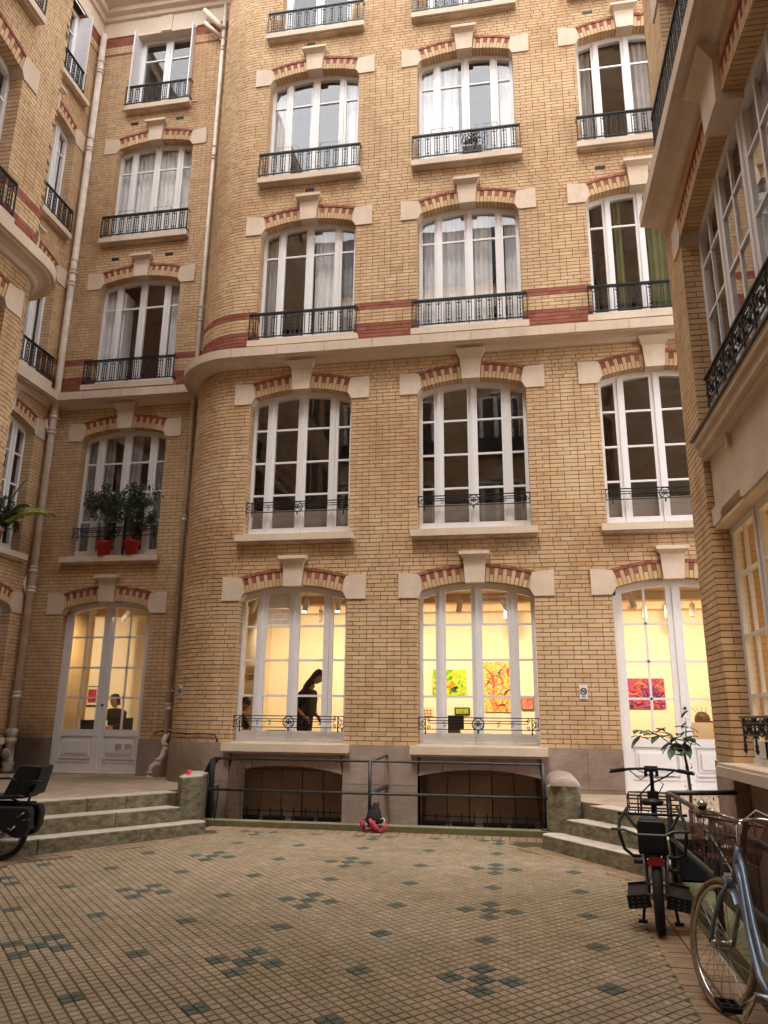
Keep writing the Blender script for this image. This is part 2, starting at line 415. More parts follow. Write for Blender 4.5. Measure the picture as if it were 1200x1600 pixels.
def brick_arrays(L, curve=None):
    """boxes -> (verts, quads, matidx)"""
    BX = []
    for (a, b, za, jl, jr) in L:
        red = any(r0 <= za+BH/2 <= r1 for r0, r1 in RED)
        red = red or (17.24 <= za+BH/2 <= 17.50) or (17.0 <= za+BH/2 <= 17.07)
        j = random.uniform(-.0008, .0008); h = BH+random.uniform(-.001, .001)
        if jl or jr:
            if round((za-ZB)/CP) % 2 == 0: BX.append((a, b, j, JD, za, za+h, red))
            else:
                BX.append((a, b, j, .113, za, za+h, red)); BX.append((a, b, .122, JD, za, za+h, red))
        else: BX.append((a, b, j, .03, za, za+h, red))
    A = np.array(BX, float); n = len(A)
    V = np.empty((n, 8, 3))
    xi = [0, 1, 1, 0, 0, 1, 1, 0]; yi = [2, 2, 3, 3, 2, 2, 3, 3]; zi = [4, 4, 4, 4, 5, 5, 5, 5]
    for q in range(8): V[:, q, 0] = A[:, xi[q]]; V[:, q, 1] = A[:, yi[q]]; V[:, q, 2] = A[:, zi[q]]
    F = np.array([(0, 3, 2, 1), (4, 5, 6, 7), (0, 1, 5, 4), (1, 2, 6, 5), (3, 0, 4, 7)])
    Q = (F[None]+8*np.arange(n)[:, None, None]).reshape(-1, 4)
    return V.reshape(-1, 3), Q, np.repeat(A[:, 6].astype(int), 5)
def quick_mesh(name, V, Q, mi, mats):
    me = bpy.data.meshes.new(name); nv, nq = len(V), len(Q)
    me.vertices.add(nv); me.vertices.foreach_set('co', V.astype(np.float32).ravel())
    me.loops.add(nq*4); me.loops.foreach_set('vertex_index', Q.astype(np.int32).ravel())
    me.polygons.add(nq); me.polygons.foreach_set('loop_start', np.arange(0, nq*4, 4, dtype=np.int32))
    me.polygons.foreach_set('loop_total', np.full(nq, 4, np.int32))
    for mname in mats: me.materials.append(MATS[mname])
    me.polygons.foreach_set('material_index', mi.astype(np.int32)); me.polygons.foreach_set('use_smooth', np.zeros(nq, bool)); me.update(calc_edges=True); me.validate()
    return me
_bm = {}
def single_brick_mesh(L, red):
    key = (round(L, 3), red)
    if key not in _bm:
        mb = MB(); mb.box(0, key[0], 0, .03, 0, BH, 'brick_red' if red else 'brick_yellow'); _bm[key] = mb.mesh('brick')
    return _bm[key]
class Building:
    def __init__(s, name, loc, label, cat='building'):
        s.root = empty(name, loc, 0, label, cat); s.loc = Vector(loc); s.V = []; s.Q = []; s.M = []; s.nv = 0; s.cand = []; s.mort = MB()
    def part(s, name, me, fr, x, y, z, **tg):
        p = Vector(fr.w(x, y, z))-s.loc; return put(name, me, s.root, p, fr.rot, **tg)
    def mpart(s, name, mb, fr=None, **tg):
        if fr is None: me = mb.mesh(name); return put(name, me, s.root, -s.loc, 0, **tg)
        p = Vector((fr.o[0], fr.o[1], 0))-s.loc; return put(name, mb.mesh(name), s.root, p, fr.rot, **tg)
    def wall(s, fr, x0, x1, z0, z1, ops, single=True):
        L = bricks_for(x0, x1, z0, z1, ops); keep = []
        for br in L:
            a, b, za, jl, jr = br
            if single and not jl and not jr and (abs(b-a-.215) < 1e-4 or abs(b-a-.105) < 1e-4):
                q = proj(fr.w((a+b)/2, 0, za))
                if q and 5 < q[0] < 1195 and 5 < q[1] < 1595:
                    nrm = Vector((fr.s, -fr.c, 0)); vv = (CAM-Vector(fr.w(a, 0, za))); cosf = nrm.dot(vv.normalized())
                    if cosf > .05: s.cand.append((cosf*(b-a)/q[2]**2, fr, br)); continue
            keep.append(br)
        s.emit(keep, lambda V: fr.arr(V))
        # mortar bed with openings
        M = s.mort; yb = .0055
        xs = sorted({x0, x1}|{x for o in ops for x in np.linspace(o.xc-o.hw-.008, o.xc+o.hw+.008, 17 if o.arch else 2)})
        xs = [x for x in xs if x0-1e-6 <= x <= x1+1e-6]
        def cell(xa, xb, za, zb, zc=None, zd=None):
            P = [(xa, yb, za), (xb, yb, za if zc is None else zc), (xb, yb, zb), (xa, yb, zb if zd is None else zd)]
            M.add([fr.w(*p) for p in P], [(0, 1, 2, 3)], 'mortar')
        for xa, xb in zip(xs[:-1], xs[1:]):
            xm = (xa+xb)/2; stack = sorted([o for o in ops if abs(xm-o.xc) < o.hw+.008], key=lambda o: o.zb)
            cur = (z0, z0)
            for o in stack:
                if o.zb > cur[0]:
                    P = [(xa, yb, cur[0]), (xb, yb, cur[1]), (xb, yb, o.zb), (xa, yb, o.zb)]
                    M.add([fr.w(*p) for p in P], [(0, 1, 2, 3)], 'mortar')
                if o.arch:
                    f = lambda x: arch_z(o.S, min(abs(x-o.xc), o.hw+.01), o.R)+.008 if abs(x-o.xc) < o.hc+.03 else o.S+.0
                    cur = (f(xa), f(xb))
                else: cur = (o.S, o.S)
            P = [(xa, yb, cur[0]), (xb, yb, cur[1]), (xb, yb, z1), (xa, yb, z1)]
            M.add([fr.w(*p) for p in P], [(0, 1, 2, 3)], 'mortar')
        for o in ops:
            for sg in (-1, 1):
                xx = o.xc+sg*(o.hw+.008)
                P = [(xx, .01, o.zb), (xx, .27, o.zb), (xx, .27, o.S+.13), (xx, .01, o.S+.13)]
                M.add([fr.w(*p) for p in P], [(0, 1, 2, 3)], 'mortar')
            if o.arch:
                n = 16; X = np.linspace(-o.hw, o.hw, n+1)
                for xa, xb in zip(X[:-1], X[1:]):
                    P = [(o.xc+xa, .01, arch_z(o.S, xa, o.R)+.008), (o.xc+xb, .01, arch_z(o.S, xb, o.R)+.008), (o.xc+xb, .3, arch_z(o.S, xb, o.R)+.008), (o.xc+xa, .3, arch_z(o.S, xa, o.R)+.008)]
                    M.add([fr.w(*p) for p in P], [(0, 1, 2, 3)], 'mortar')
    def emit(s, L, mp):
        if not L: return
        V, Q, mi = brick_arrays(L); V = mp(V)-np.array(s.loc)
        s.V.append(V); s.Q.append(Q+s.nv); s.M.append(mi); s.nv += len(V)
    def arc(s, cx, cy, r, a0, a1, z0, z1):
        """convex quarter cylinder; x coordinate is arc length, angle a0->a1 (radians, ccw of outward normal)"""
        sg = 1 if a1 > a0 else -1; Ltot = abs(a1-a0)*r
        L = bricks_for(0, Ltot, z0, z1, [])
        L = [(a, b, c, False, False) for a, b, c, _, _ in L]
        L2 = []
        for (a, b, za, _, _) in L: L2.append((a, b, za, False, False))
        def mp(V):
            ang = a0+sg*V[:, 0]/r; rr = r-V[:, 1]
            B = V.copy(); B[:, 0] = cx+rr*np.cos(ang); B[:, 1] = cy+rr*np.sin(ang); return B
        s.emit(L2, mp)
        n = 60
        for i in range(n):
            p = [a0+(a1-a0)*i/n, a0+(a1-a0)*(i+1)/n]
            P = [(cx+(r-.0125)*math.cos(q), cy+(r-.0125)*math.sin(q)) for q in p]
            s.mort.add([(P[0][0], P[0][1], z0), (P[1][0], P[1][1], z0), (P[1][0], P[1][1], z1), (P[0][0], P[0][1], z1)], [(0, 1, 2, 3)], 'mortar')
    def finish(s, nsingle=300):
        s.cand.sort(key=lambda c: -c[0])
        for _, fr, (a, b, za, _, _) in s.cand[:nsingle]:
            red = any(r0 <= za+BH/2 <= r1 for r0, r1 in RED)
            o = put('brick', single_brick_mesh(b-a, red), s.root, Vector(fr.w(a, random.uniform(-.0008, .0008), za))-s.loc, fr.rot)
        by = {}
        for _, fr, br in s.cand[nsingle:]: by.setdefault(id(fr), (fr, []))[1].append(br)
        for fr, L in by.values(): s.emit(L, lambda V, fr=fr: fr.arr(V))
        if s.V:
            me = quick_mesh('brickwork', np.concatenate(s.V), np.concatenate(s.Q), np.concatenate(s.M), ['brick_yellow', 'brick_red'])
            put('brickwork', me, s.root, kind='stuff')
        s.mpart('mortar_bed', s.mort)

# ------------------------------------------------------------------ windows
def win_assets(hw, zb, cols, rows, arch=(RV, .255), flat_top=None, fw='wood_white', gl='glass', nosill=False, louvre=None):
    """z measured from spring line S (0). zb = bottom of frame, rows = muntin heights, cols=(a,b) glass columns"""
    def top(x): return (arch[1]-arch[0]+math.sqrt(max(0, arch[0]**2-x*x))) if arch else flat_top
    F = MB(); n = 20
    X = np.linspace(-hw, hw, n+1) if arch else [-hw, hw]
    V = []; ths = .10
    for x in X: V += [(x, .195, top(x)+.02), (x, .195, top(x)-ths), (x, .27, top(x)-ths), (x, .27, top(x)+.02)]
    Q = []
    for i in range(len(X)-1):
        a, c = 4*i, 4*i+4
        Q += [(a, a+1, c+1, c), (a+1, a+2, c+2, c+1)]
    F.add(V, Q, fw)
    # vertical members between glass columns
    edges = [-hw]+[e for c in cols for e in c]+[hw]
    mem = [(edges[i], edges[i+1]) for i in range(0, len(edges), 2)]
    Cs = MB()
    zg = rows[0]
    for i, (a, b_) in enumerate(mem):
        zt = min(top(a), top(b_))-.03
        if i in (0, len(mem)-1): F.box(a, b_, .20, .27, zb, zt, fw)
        elif b_-a < .06: Cs.box(a, b_, .205, .24, zg-.02, zt, fw)
        else:
            w = b_-a; mid = (a+b_)/2
            Cs.box(a, mid-.003, .198, .255, zb+.06, zt, fw); Cs.box(mid+.003, b_, .198, .255, zb+.06, zt, fw)
            Cs.box(mid-.022, mid+.022, .178, .2, zb+.06, zt, fw)
    F.box(-hw, hw, .18, .28, zb, zb+.055, fw)
    for i, (a, b_) in enumerate(cols):          # bottom rails with a rounded drip
        Cs.box(a-.06 if a-.06 > -hw else a, b_+.06 if b_+.06 < hw else b_, .19, .25, zb+.06, zg, fw)
    for k in range(1, len(rows)):
        for (a, b_) in cols: Cs.box(a-.004, b_+.004, .2, .24, rows[k]-.017, rows[k]+.017, fw)
    panes = []
    for ci, (a, b_) in enumerate(cols):
        for k in range(len(rows)):
            z0 = rows[k]+(.015 if k else -.01); P = MB(); y = .222
            if k < len(rows)-1:
                z1 = rows[k+1]-.015; poly = [(a-.005, z0), (b_+.005, z0), (b_+.005, z1), (a-.005, z1)]
            else:
                xs = np.linspace(b_+.005, a-.005, 6); poly = [(a-.005, z0), (b_+.005, z0)]+[(x, top(x)-ths+.01) for x in xs]
            if louvre and (ci, k) in louvre:
                zt = poly[2][1]-.02; q = MB(); nb = 6
                for j in range(nb):
                    za = z0+.02+(zt-z0)*j/nb
                    q.box(a, b_, .21, .22, za, za+(zt-z0)/nb-.014, louvre[(ci, k)])
                q.box(a-.004, a+.02, .2, .24, z0, zt, fw); q.box(b_-.02, b_+.004, .2, .24, z0, zt, fw)
                panes.append(('louvre', q.mesh('louvre'))); continue
            P.add([(x, y, z) for x, z in poly], [tuple(range(len(poly)))], gl)
            panes.append(('pane', P.mesh('pane')))
    return F.mesh('window_frame'), Cs.mesh('casement'), panes
COLS2 = [(-.865, -.635), (-.49, -.075), (.075, .49), (.635, .865)]
COLS = [(-.87, -.665), (-.50, -.085), (.085, .50), (.665, .87)]
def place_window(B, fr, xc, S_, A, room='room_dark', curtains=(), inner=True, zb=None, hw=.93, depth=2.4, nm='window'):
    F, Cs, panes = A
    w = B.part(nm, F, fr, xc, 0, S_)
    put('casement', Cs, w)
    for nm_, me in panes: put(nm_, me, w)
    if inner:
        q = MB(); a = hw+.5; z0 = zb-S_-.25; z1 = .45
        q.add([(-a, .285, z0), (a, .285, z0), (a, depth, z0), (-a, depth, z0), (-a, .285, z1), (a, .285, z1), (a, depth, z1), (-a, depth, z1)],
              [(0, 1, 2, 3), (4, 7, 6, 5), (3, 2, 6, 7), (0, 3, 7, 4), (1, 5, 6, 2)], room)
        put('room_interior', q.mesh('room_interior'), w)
        for (xa, xb, yy, mat, zlo) in curtains:
            c = MB(); n = int((xb-xa)/.022)+2; V = []; Q = []
            for i in range(n):
                x = xa+(xb-xa)*i/(n-1); y = yy+.028*math.sin(i*1.25)+.012*math.sin(i*.47+xa*9)
                V += [(x, y, zlo-S_ if zlo else zb-S_+.02), (x, y*1.0, .3)]
            for i in range(n-1): Q.append((2*i, 2*i+2, 2*i+3, 2*i+1))
            c.add(V, Q, mat, True); put('curtain', c.mesh('curtain'), w)
    return w

# ---- stone dressings and arches
def blocks_assets(hc=.864, hw=.93, Rr=RV):
    P = MB()
    for sg in (-1, 1):
        e = hw
        poly = [(sg*(e+.316), .0), (sg*(e+.316), .41), (sg*(e-.022), .388), (sg*hc, arch_z(0, hc, Rr)-.004), (sg*(e-.0), -.0)]
        if sg < 0: poly = poly[::-1]
        P.prism(poly, -.022, .243, 'stone_cream')
    return P.mesh('impost_block')
def block_mesh(sg, hc=.864, hw=.93, Rr=RV):
    P = MB(); e = hw; q = arch_z(0, hc, Rr)
    poly = [(sg*(e+.316), .0), (sg*(e+.316), .41), (sg*(e-.022), q+.262), (sg*hc, q-.004), (sg*e, .0)]
    if sg < 0: poly = poly[::-1]
    P.prism(poly, -.022, .243, 'stone_cream'); return P.mesh('impost_block')
BLK = {-1: block_mesh(-1), 1: block_mesh(1)}
def keystone_mesh(long=False):
    P = MB(); z1 = .62 if not long else .74
    P.prism([(-.155, .228), (.155, .228), (.18 if not long else .19, z1), (-.18 if not long else -.19, z1)], -.05, .243, 'stone_cream')
    if not long:
        P.prism([(-.18, .62), (.18, .62), (.225, .665), (.225, .73), (-.225, .73), (-.225, .665)], -.05, .02, 'stone_cream')
        V = [(-.185, -.05, .62), (.185, -.05, .62), (.235, -.13, .68), (-.235, -.13, .68), (-.185, .01, .62), (.185, .01, .62), (.235, .01, .68), (-.235, .01, .68)]
        P.add(V, [(0, 1, 2, 3), (1, 5, 6, 2), (4, 0, 3, 7), (0, 4, 5, 1)], 'stone_cream')
        P.box(-.245, .245, -.14, .01, .68, .735, 'stone_cream')
    else:
        V = [(-.19, -.05, .62), (.19, -.05, .62), (.26, -.17, .742), (-.26, -.17, .742), (-.19, .01, .62), (.19, .01, .62), (.26, .01, .742), (-.26, .01, .742)]
        P.add(V, [(0, 1, 2, 3), (1, 5, 6, 2), (4, 0, 3, 7), (3, 2, 6, 7), (0, 4, 5, 1)], 'stone_cream')
    return P.mesh('keystone')
KEY = {False: keystone_mesh(False), True: keystone_mesh(True)}
_wd = {}
def wedge(mb, t0, t1, r0, r1, zc, y0, y1, mat, M=None):
    n = 1; P = []
    for t_ in (t0, t1): P += [(r0*math.sin(t_), zc+r0*math.cos(t_)), (r1*math.sin(t_), zc+r1*math.cos(t_))]
    mb.prism([P[0], P[2], P[3], P[1]], y0, y1, mat, M)
def vous(kind, t0, t1, zc, Rr, mb=None, M=None):
    own = mb is None
    if own:
        key = (kind, round(t0, 4), round(Rr, 3))
        if key in _wd: return _wd[key]
        mb = MB()
    g_ = .0055/Rr
    if kind == 'h': wedge(mb, t0+g_, t1-g_, Rr+RH+.006, Rr+RH+.056, zc, -.012, .05, 'brick_red', M)
    elif kind == 'y': wedge(mb, t0+g_, t1-g_, Rr, Rr+RH, zc, 0, .236, 'brick_yellow', M)
    else: wedge(mb, t0+g_, t1-g_, Rr, Rr+.118, zc, 0, .236, 'brick_yellow', M); wedge(mb, t0+g_, t1-g_, Rr+.126, Rr+RH, zc, 0, .236, 'brick_red', M)
    if own: _wd[key] = mb.mesh('voussoir'); return _wd[key]
_stuffV = {}
def arch(B, fr, xc, S_, key='short', single=False, Rr=RV, hc=.864, kw=.158):
    zc = S_+.255-Rr
    B.part('impost_block', BLK[-1] if hc == .864 else block_mesh(-1, hc, hc+.066, Rr), fr, xc, 0, S_)
    B.part('impost_block', BLK[1] if hc == .864 else block_mesh(1, hc, hc+.066, Rr), fr, xc, 0, S_)
    if key: B.part('keystone', KEY[key == 'long'], fr, xc, 0, S_)
    items = []; zl = .255-Rr
    th0 = math.asin((kw+.004)/Rr); th1 = math.asin((hc+.012)/Rr); n = int(round((th1-th0)*(Rr+.1)/.0655)); n += (n+1) % 2
    for sg in (-1, 1):
        for i in range(n): items.append(('r' if i % 2 else 'y',)+tuple(sorted((sg*(th0+(th1-th0)*i/n), sg*(th0+(th1-th0)*(i+1)/n)))))
        m_ = max(3, int(round((th1-th0)*(Rr+RH)/.112)))
        for i in range(m_): items.append(('h',)+tuple(sorted((sg*(th0+.004+(th1-th0+.016)*i/m_), sg*(th0+.004+(th1-th0+.016)*(i+1)/m_)))))
    for k, t0, t1 in items:
        if single: put('voussoir', vous(k, t0, t1, zl, Rr), B.root, Vector(fr.w(xc, random.uniform(-.0015, .0008), S_))-B.loc, fr.rot)
        else:
            mb = _stuffV.setdefault(id(B), (B, MB()))[1]
            M = Matrix.Translation(Vector(fr.w(xc, random.uniform(-.0015, .0008), S_))-B.loc) @ Matrix.Rotation(fr.rot, 4, 'Z')
            vous(k, t0, t1, zl, Rr, mb, M)
def sill_mesh(hw=1.035, th=.115, pr=.15):
    P = MB()
    P.prism([(-hw, -th), (hw, -th), (hw, 0), (-hw, 0)], -pr, .2, 'stone_cream')
    P.box(-hw+.03, hw-.03, -pr+.05, .01, -th-.035, -th, 'stone_soft')
    P.box(-.94, .94, -.02, .26, 0, .02, 'stone_cream')
    return P.mesh('sill')
SILL = sill_mesh(); SILL3 = sill_mesh(1.035, .12, .17)

def ring(mb, c, r, tr, mat, a0=0, a1=360, n=12, y=0):
    pts = [(c[0]+r*math.cos(R(a0+(a1-a0)*i/n)), y, c[1]+r*math.sin(R(a0+(a1-a0)*i/n))) for i in range(n+1)]
    mb.tube(pts, tr, mat, 4)
def scroll(mb, c, r0, r1, a0, a1, tr, n=14, y=0):
    pts = []
    for i in range(n+1):
        u = i/n; a = R(a0+(a1-a0)*u); r = r0+(r1-r0)*u; pts.append((c[0]+r*math.cos(a), y, c[1]+r*math.sin(a)))
    mb.tube(pts, tr, 'iron_black', 4)
# tall guard rail (upper floors): frame + repeated balusters
def bal_mesh(h=.45):
    P = MB(); z0, z1 = .04, h+.04
    for i in range(9):
        zc = z0+.08+i*(h-.16)/8; r = .017 if i % 2 == 0 else .011
        P.lathe([(.002, -.018), (r, -.006), (r, .006), (.002, .018)], 'iron_black', 5, (0, 0, zc))
    P.box(-.0045, .0045, -.005, .005, z0, z1, 'iron_black')
    P.box(-.028, .028, -.006, .006, z0+.055, z0+.066, 'iron_black'); P.box(-.032, .032, -.006, .006, z1-.070, z1-.055, 'iron_black')
    P.box(-.02, .02, -.006, .006, z0+.018, z0+.03, 'iron_black'); P.box(-.02, .02, -.006, .006, z1-.03, z1-.018, 'iron_black')
    w = .046
    for sg in (-1, 1):
        P.box(sg*w-.0075, sg*w+.0075, -.008, .008, z0+.035, z1-.035, 'iron_black')
        pts = [(sg*w, 0, z1-.035)]+[(sg*(w+.04*(1-math.cos(R(a)))), 0, z1-.035+.032*math.sin(R(a))) for a in (30, 60, 90)]
        P.tube(pts, .008, 'iron_black', 4)
        pts = [(sg*w, 0, z0+.035)]+[(sg*(w+.04*(1-math.cos(R(a)))), 0, z0+.035-.032*math.sin(R(a))) for a in (30, 60, 90)]
        P.tube(pts, .008, 'iron_black', 4)
    return P.mesh('baluster')
BAL = bal_mesh()
def rail_frame(hw, h=.53):
    P = MB()
    P.box(-hw, hw, -.02, .02, h-.028, h, 'iron_black'); P.box(-hw, hw, -.008, .008, .03, .052, 'iron_black')
    P.box(-hw, hw, -.008, .008, h-.055, h-.045, 'iron_black')
    for sg in (-1, 1):
        P.box(sg*hw-.009, sg*hw+.009, -.009, .009, 0, h, 'iron_black')
        P.box(sg*hw-.009, sg*hw+.009, 0, .17, h-.02, h, 'iron_black'); P.box(sg*hw-.009, sg*hw+.009, 0, .17, .035, .055, 'iron_black')
    P.box(-.008, .008, -.008, .008, 0, .05, 'iron_black')
    return P.mesh('balcony_railing')
RF = rail_frame(1.012)
def big_rail(B, fr, xc, z, hw=1.012, y=-.125):
    n = int(round(2*hw/.184)); me = RF if abs(hw-1.012) < 1e-6 else rail_frame(hw)
    r = B.part('balcony_railing', me, fr, xc, y, z)
    for i in range(n): put('baluster', BAL, r, ((i-(n-1)/2)*(2*hw-.06)/n, 0, 0))
    return r
def small_rail_mesh(hw=.95, h=.19):
    P = MB(); t_ = 'iron_black'
    P.box(-hw, hw, -.014, .014, h-.014, h, t_)
    for z in (.0, h-.06, h*.48): P.box(-hw if z == 0 else -hw+.18, hw if z == 0 else hw-.18, -.008, .008, z, z+.013, t_)
    for sg in (-1, 1):
        P.box(sg*(hw-.03)-.006, sg*(hw-.03)+.006, -.006, .006, -.005, h, t_)
        P.box(sg*(hw-.13)-.008, sg*(hw-.13)+.008, -.008, .008, -.04, h, t_)
        ring(P, (sg*(hw-.08), h*.45), .036, .005, t_)
        scroll(P, (sg*(hw-.19), h*.75), .03, .008, 90 if sg < 0 else 90, 90-sg*420, .006)
        scroll(P, (sg*(hw-.19), h*.2), .03, .008, -90, -90+sg*420, .006)
        ring(P, (sg*(hw-.15), h*.46), .075, .006, t_, -80 if sg > 0 else 100, 80 if sg > 0 else 260)
        P.lathe([(.002, -.03), (.013, -.01), (.013, .005), (.002, .02)], t_, 6, (sg*(hw-.13), 0, -.045))
        for x in (.33, .55):
            scroll(P, (sg*x*hw, h*.28), .026, .008, 0, 300, .005); scroll(P, (sg*x*hw, h*.66), .026, .008, 180, 480, .005)
    ring(P, (0, h*.46), .092, .008, t_)
    for a in (30, 60, 90, 120, 150):
        P.tube([(0, 0, h*.3), (.062*math.cos(R(a)), 0, h*.3+.075*math.sin(R(a)))], [.004, .009], t_, 4)
    for sg in (-1, 1): scroll(P, (sg*.042, h*.25), .034, .008, 90, 90-sg*380, .006)
    P.lathe([(.002, -.03), (.014, -.01), (.014, .01), (.002, .03)], t_, 6, (0, 0, -.03))
    for sg in (-1, 1):
        for z in (0, h-.012): P.box(sg*hw-.006, sg*hw+.006, -.006, .14, z, z+.012, t_)
    return P.mesh('balcony_railing')
SR = small_rail_mesh()
def vent(B, fr, x, z):
    P = MB(); P.box(-.09, .09, -.004, .03, 0, .075, 'iron_black')
    for i in range(7): P.box(-.08+i*.026, -.072+i*.026, -.012, 0, .008, .067, 'rail_dark')
    B.part('air_vent', P.mesh('air_vent'), fr, x, 0, z)

# ------------------------------------------------------------------ window assets
S0, S1, S2, S3, S4 = 3.484, 7.061, 10.60, 14.13, 17.5
A0 = win_assets(.93, 1.18-S0, COLS, [-2.109, -1.554, -.979, -.414], gl='glass')
A0b = win_assets(.93, 1.18-S0, COLS, [-2.109, -1.554, -.979, -.414], gl='glass', louvre={(1, 3): 'wood_warm'})
A0c = win_assets(.93, 1.18-S0, COLS, [-2.109, -1.554, -.979, -.414], gl='glass', louvre={(2, 3): 'glass'})
A1 = win_assets(.93, 4.60-S1, COLS, [-2.285, -1.681, -1.076, -.451], gl='glass_mid')
A2 = win_assets(.93, 8.27-S2, COLS2, [-2.12, -.42], gl='glass_upper')
A2d = win_assets(.93, 8.27-S2, COLS2, [-2.12, -.42], gl='glass_mid')
A4 = win_assets(.75, 15.32-S4, [(-.60, -.09), (.09, .60)], [-2.0, -.62], arch=None, flat_top=0, gl='glass_mid')
WC = [(c+sg, c+sg2) for c in (-1.395, -.465, .465, 1.395) for sg, sg2 in ((-.36, -.02), (.02, .36))]
AW1 = win_assets(1.86, 4.60-S1, WC, [-2.285, -1.66, -1.02, -.376], arch=(11.6, .255), gl='glass_upper')
AW0 = win_assets(1.86, 1.18-3.60, WC, [-2.2, -1.77, -1.18, -.56], arch=None, flat_top=0, gl='glass')
AW2 = win_assets(1.86, 8.27-S2, WC, [-2.12, -.42], arch=(11.6, .255), gl='glass_upper')

def door_assets():
    """double door, spring line at 0, threshold at .57-S0"""
    fw = 'wood_white'; zb = .57-S0; F = MB(); n = 20; hw = .93; top = lambda x: arch_z(0, x)
    X = np.linspace(-hw, hw, n+1); V = []; Q = []
    for x in X: V += [(x, .195, top(x)+.02), (x, .195, top(x)-.1), (x, .27, top(x)-.1), (x, .27, top(x)+.02)]
    for i in range(n): a, c = 4*i, 4*i+4; Q += [(a, a+1, c+1, c), (a+1, a+2, c+2, c+1)]
    F.add(V, Q, fw)
    for sg in (-1, 1): F.box(min(sg*.86, sg*.93), max(sg*.86, sg*.93), .195, .27, zb, top(.93), fw)
    F.box(-.93, .93, .0, .3, zb-.06, zb, 'stone_soft')
    me_f = F.mesh('door_frame'); leaves = []
    rows = [1.335-S0, 1.915-S0, 2.475-S0, 3.055-S0]
    for sg in (-1, 1):
        L = MB(); x = lambda a, b: (min(sg*a, sg*b), max(sg*a, sg*b))
        for a, b in ((.012, .11), (.77, .86)): L.box(*x(a, b), .2, .245, zb+.01, top(b)-.09, fw)
        L.box(*x(.42, .455), .205, .236, rows[0]+.004, top(.45)-.1, fw)
        for k in range(1, 4): L.box(*x(.11, .77), .205, .24, rows[k]-.017, rows[k]+.017, fw)
        L.box(*x(.11, .77), .202, .243, 1.215-S0, rows[0]-.0, fw)
        L.box(*x(.11, .77), .232, .24, zb+.01, 1.215-S0, fw)
        if sg > 0: L.box(-.018, .03, .188, .2, zb+.01, top(0)-.1, fw)
        d = L.mesh('door'); P = MB()                      # raised panels
        z0, z1 = .86-S0, 1.17-S0; xa, xb = x(.16, .72)
        P.box(xa, xb, .212, .236, z0, z1, fw); P.box(xa+.045, xb-.045, .192, .214, z0+.045, z1-.045, fw)
        P.box(xa-.03, xb+.03, .19, .236, z0-.05, z0-.02, fw)
        P.box(*x(.11, .77), .203, .236, zb+.02, .75-S0, fw); P.box(*x(.11, .77), .19, .236, .75-S0, .775-S0, fw)
        pm = P.mesh('door_panel'); panes = []
        for (a, b) in ((.11, .42), (.455, .77)):
            for k in range(4):
                xa, xb = x(a, b); z0 = rows[k]+.015 if k else rows[0]-.005; Pn = MB()
                if k < 3: poly = [(xa, z0), (xb, z0), (xb, rows[k+1]-.015), (xa, rows[k+1]-.015)]
                else: poly = [(xa, z0), (xb, z0)]+[(q, top(q)-.095) for q in np.linspace(xb, xa, 5)]
                Pn.add([(p, .222, z) for p, z in poly], [tuple(range(len(poly)))], 'glass'); panes.append(Pn.mesh('pane'))
        leaves.append((d, pm, panes))
    return me_f, leaves
DOOR = door_assets()
def place_door(B, fr, xc):
    w = B.part('door_frame', DOOR[0], fr, xc, 0, S0)
    for i, (d, pm, panes) in enumerate(DOOR[1]):
        put('door', d, w); put('door_panel', pm, w)
        for p in panes: put('pane', p, w)
    h = MB(); h.lathe([(.004, -.02), (.022, -.012), (.022, .012), (.004, .02)], 'iron_black', 8, (0, 0, 0), Matrix.Rotation(R(90), 4, 'X'))
    put('handle', h.mesh('handle'), w, (.03, .18, 1.78-S0)); return w

# ------------------------------------------------------------------ THE BACK BUILDING (main facade, rounded corner, recessed bay, side bay)
TOPZ = 18.0
MAIN = Frame(0, 0, 0.0); BAY = Frame(0, 1.32, 0.0); SIDE = Frame(-7.37, 0, math.pi/2)
B = Building('apartment_building', (0, 0, 0), 'tall yellow brick apartment building with rounded corner, red brick bands and lit ground floor gallery')
XM = (-1.54, 1.503, 4.56); XB = -5.67; XS = -.08
def ops_for(xs, ground='win', top=True, hwtop=.75):
    L = []
    for i, x in enumerate(xs):
        L.append(Op(x, .93, .57 if ground[i] == 'd' else 1.18, S0, 'g')); L.append(Op(x, .93, 4.60, S1, '1'))
        L.append(Op(x, .93, 8.27, S2, '2')); L.append(Op(x, .93, 11.80, S3, '3'))
        if top: L.append(Op(x, .75, 15.32, S4, '4', arch=False))
    return L
opM = ops_for(XM, 'wwd'); opB = ops_for([XB], 'd'); opS = ops_for([XS], 'w')
B.wall(MAIN, -2.8, 6.2, ZB, TOPZ, opM)
B.arc(-2.8, 1.1, 1.1, R(-90), R(-180), ZB, TOPZ)
B.mort.add([(-3.895, 1.09, ZB), (-3.895, 1.33, ZB), (-3.895, 1.33, TOPZ), (-3.895, 1.09, TOPZ)], [(0, 1, 2, 3)], 'mortar')
B.wall(BAY, -7.37, -3.88, ZB, TOPZ, opB)
B.wall(SIDE, -3.6, 1.32, ZB, TOPZ, opS)
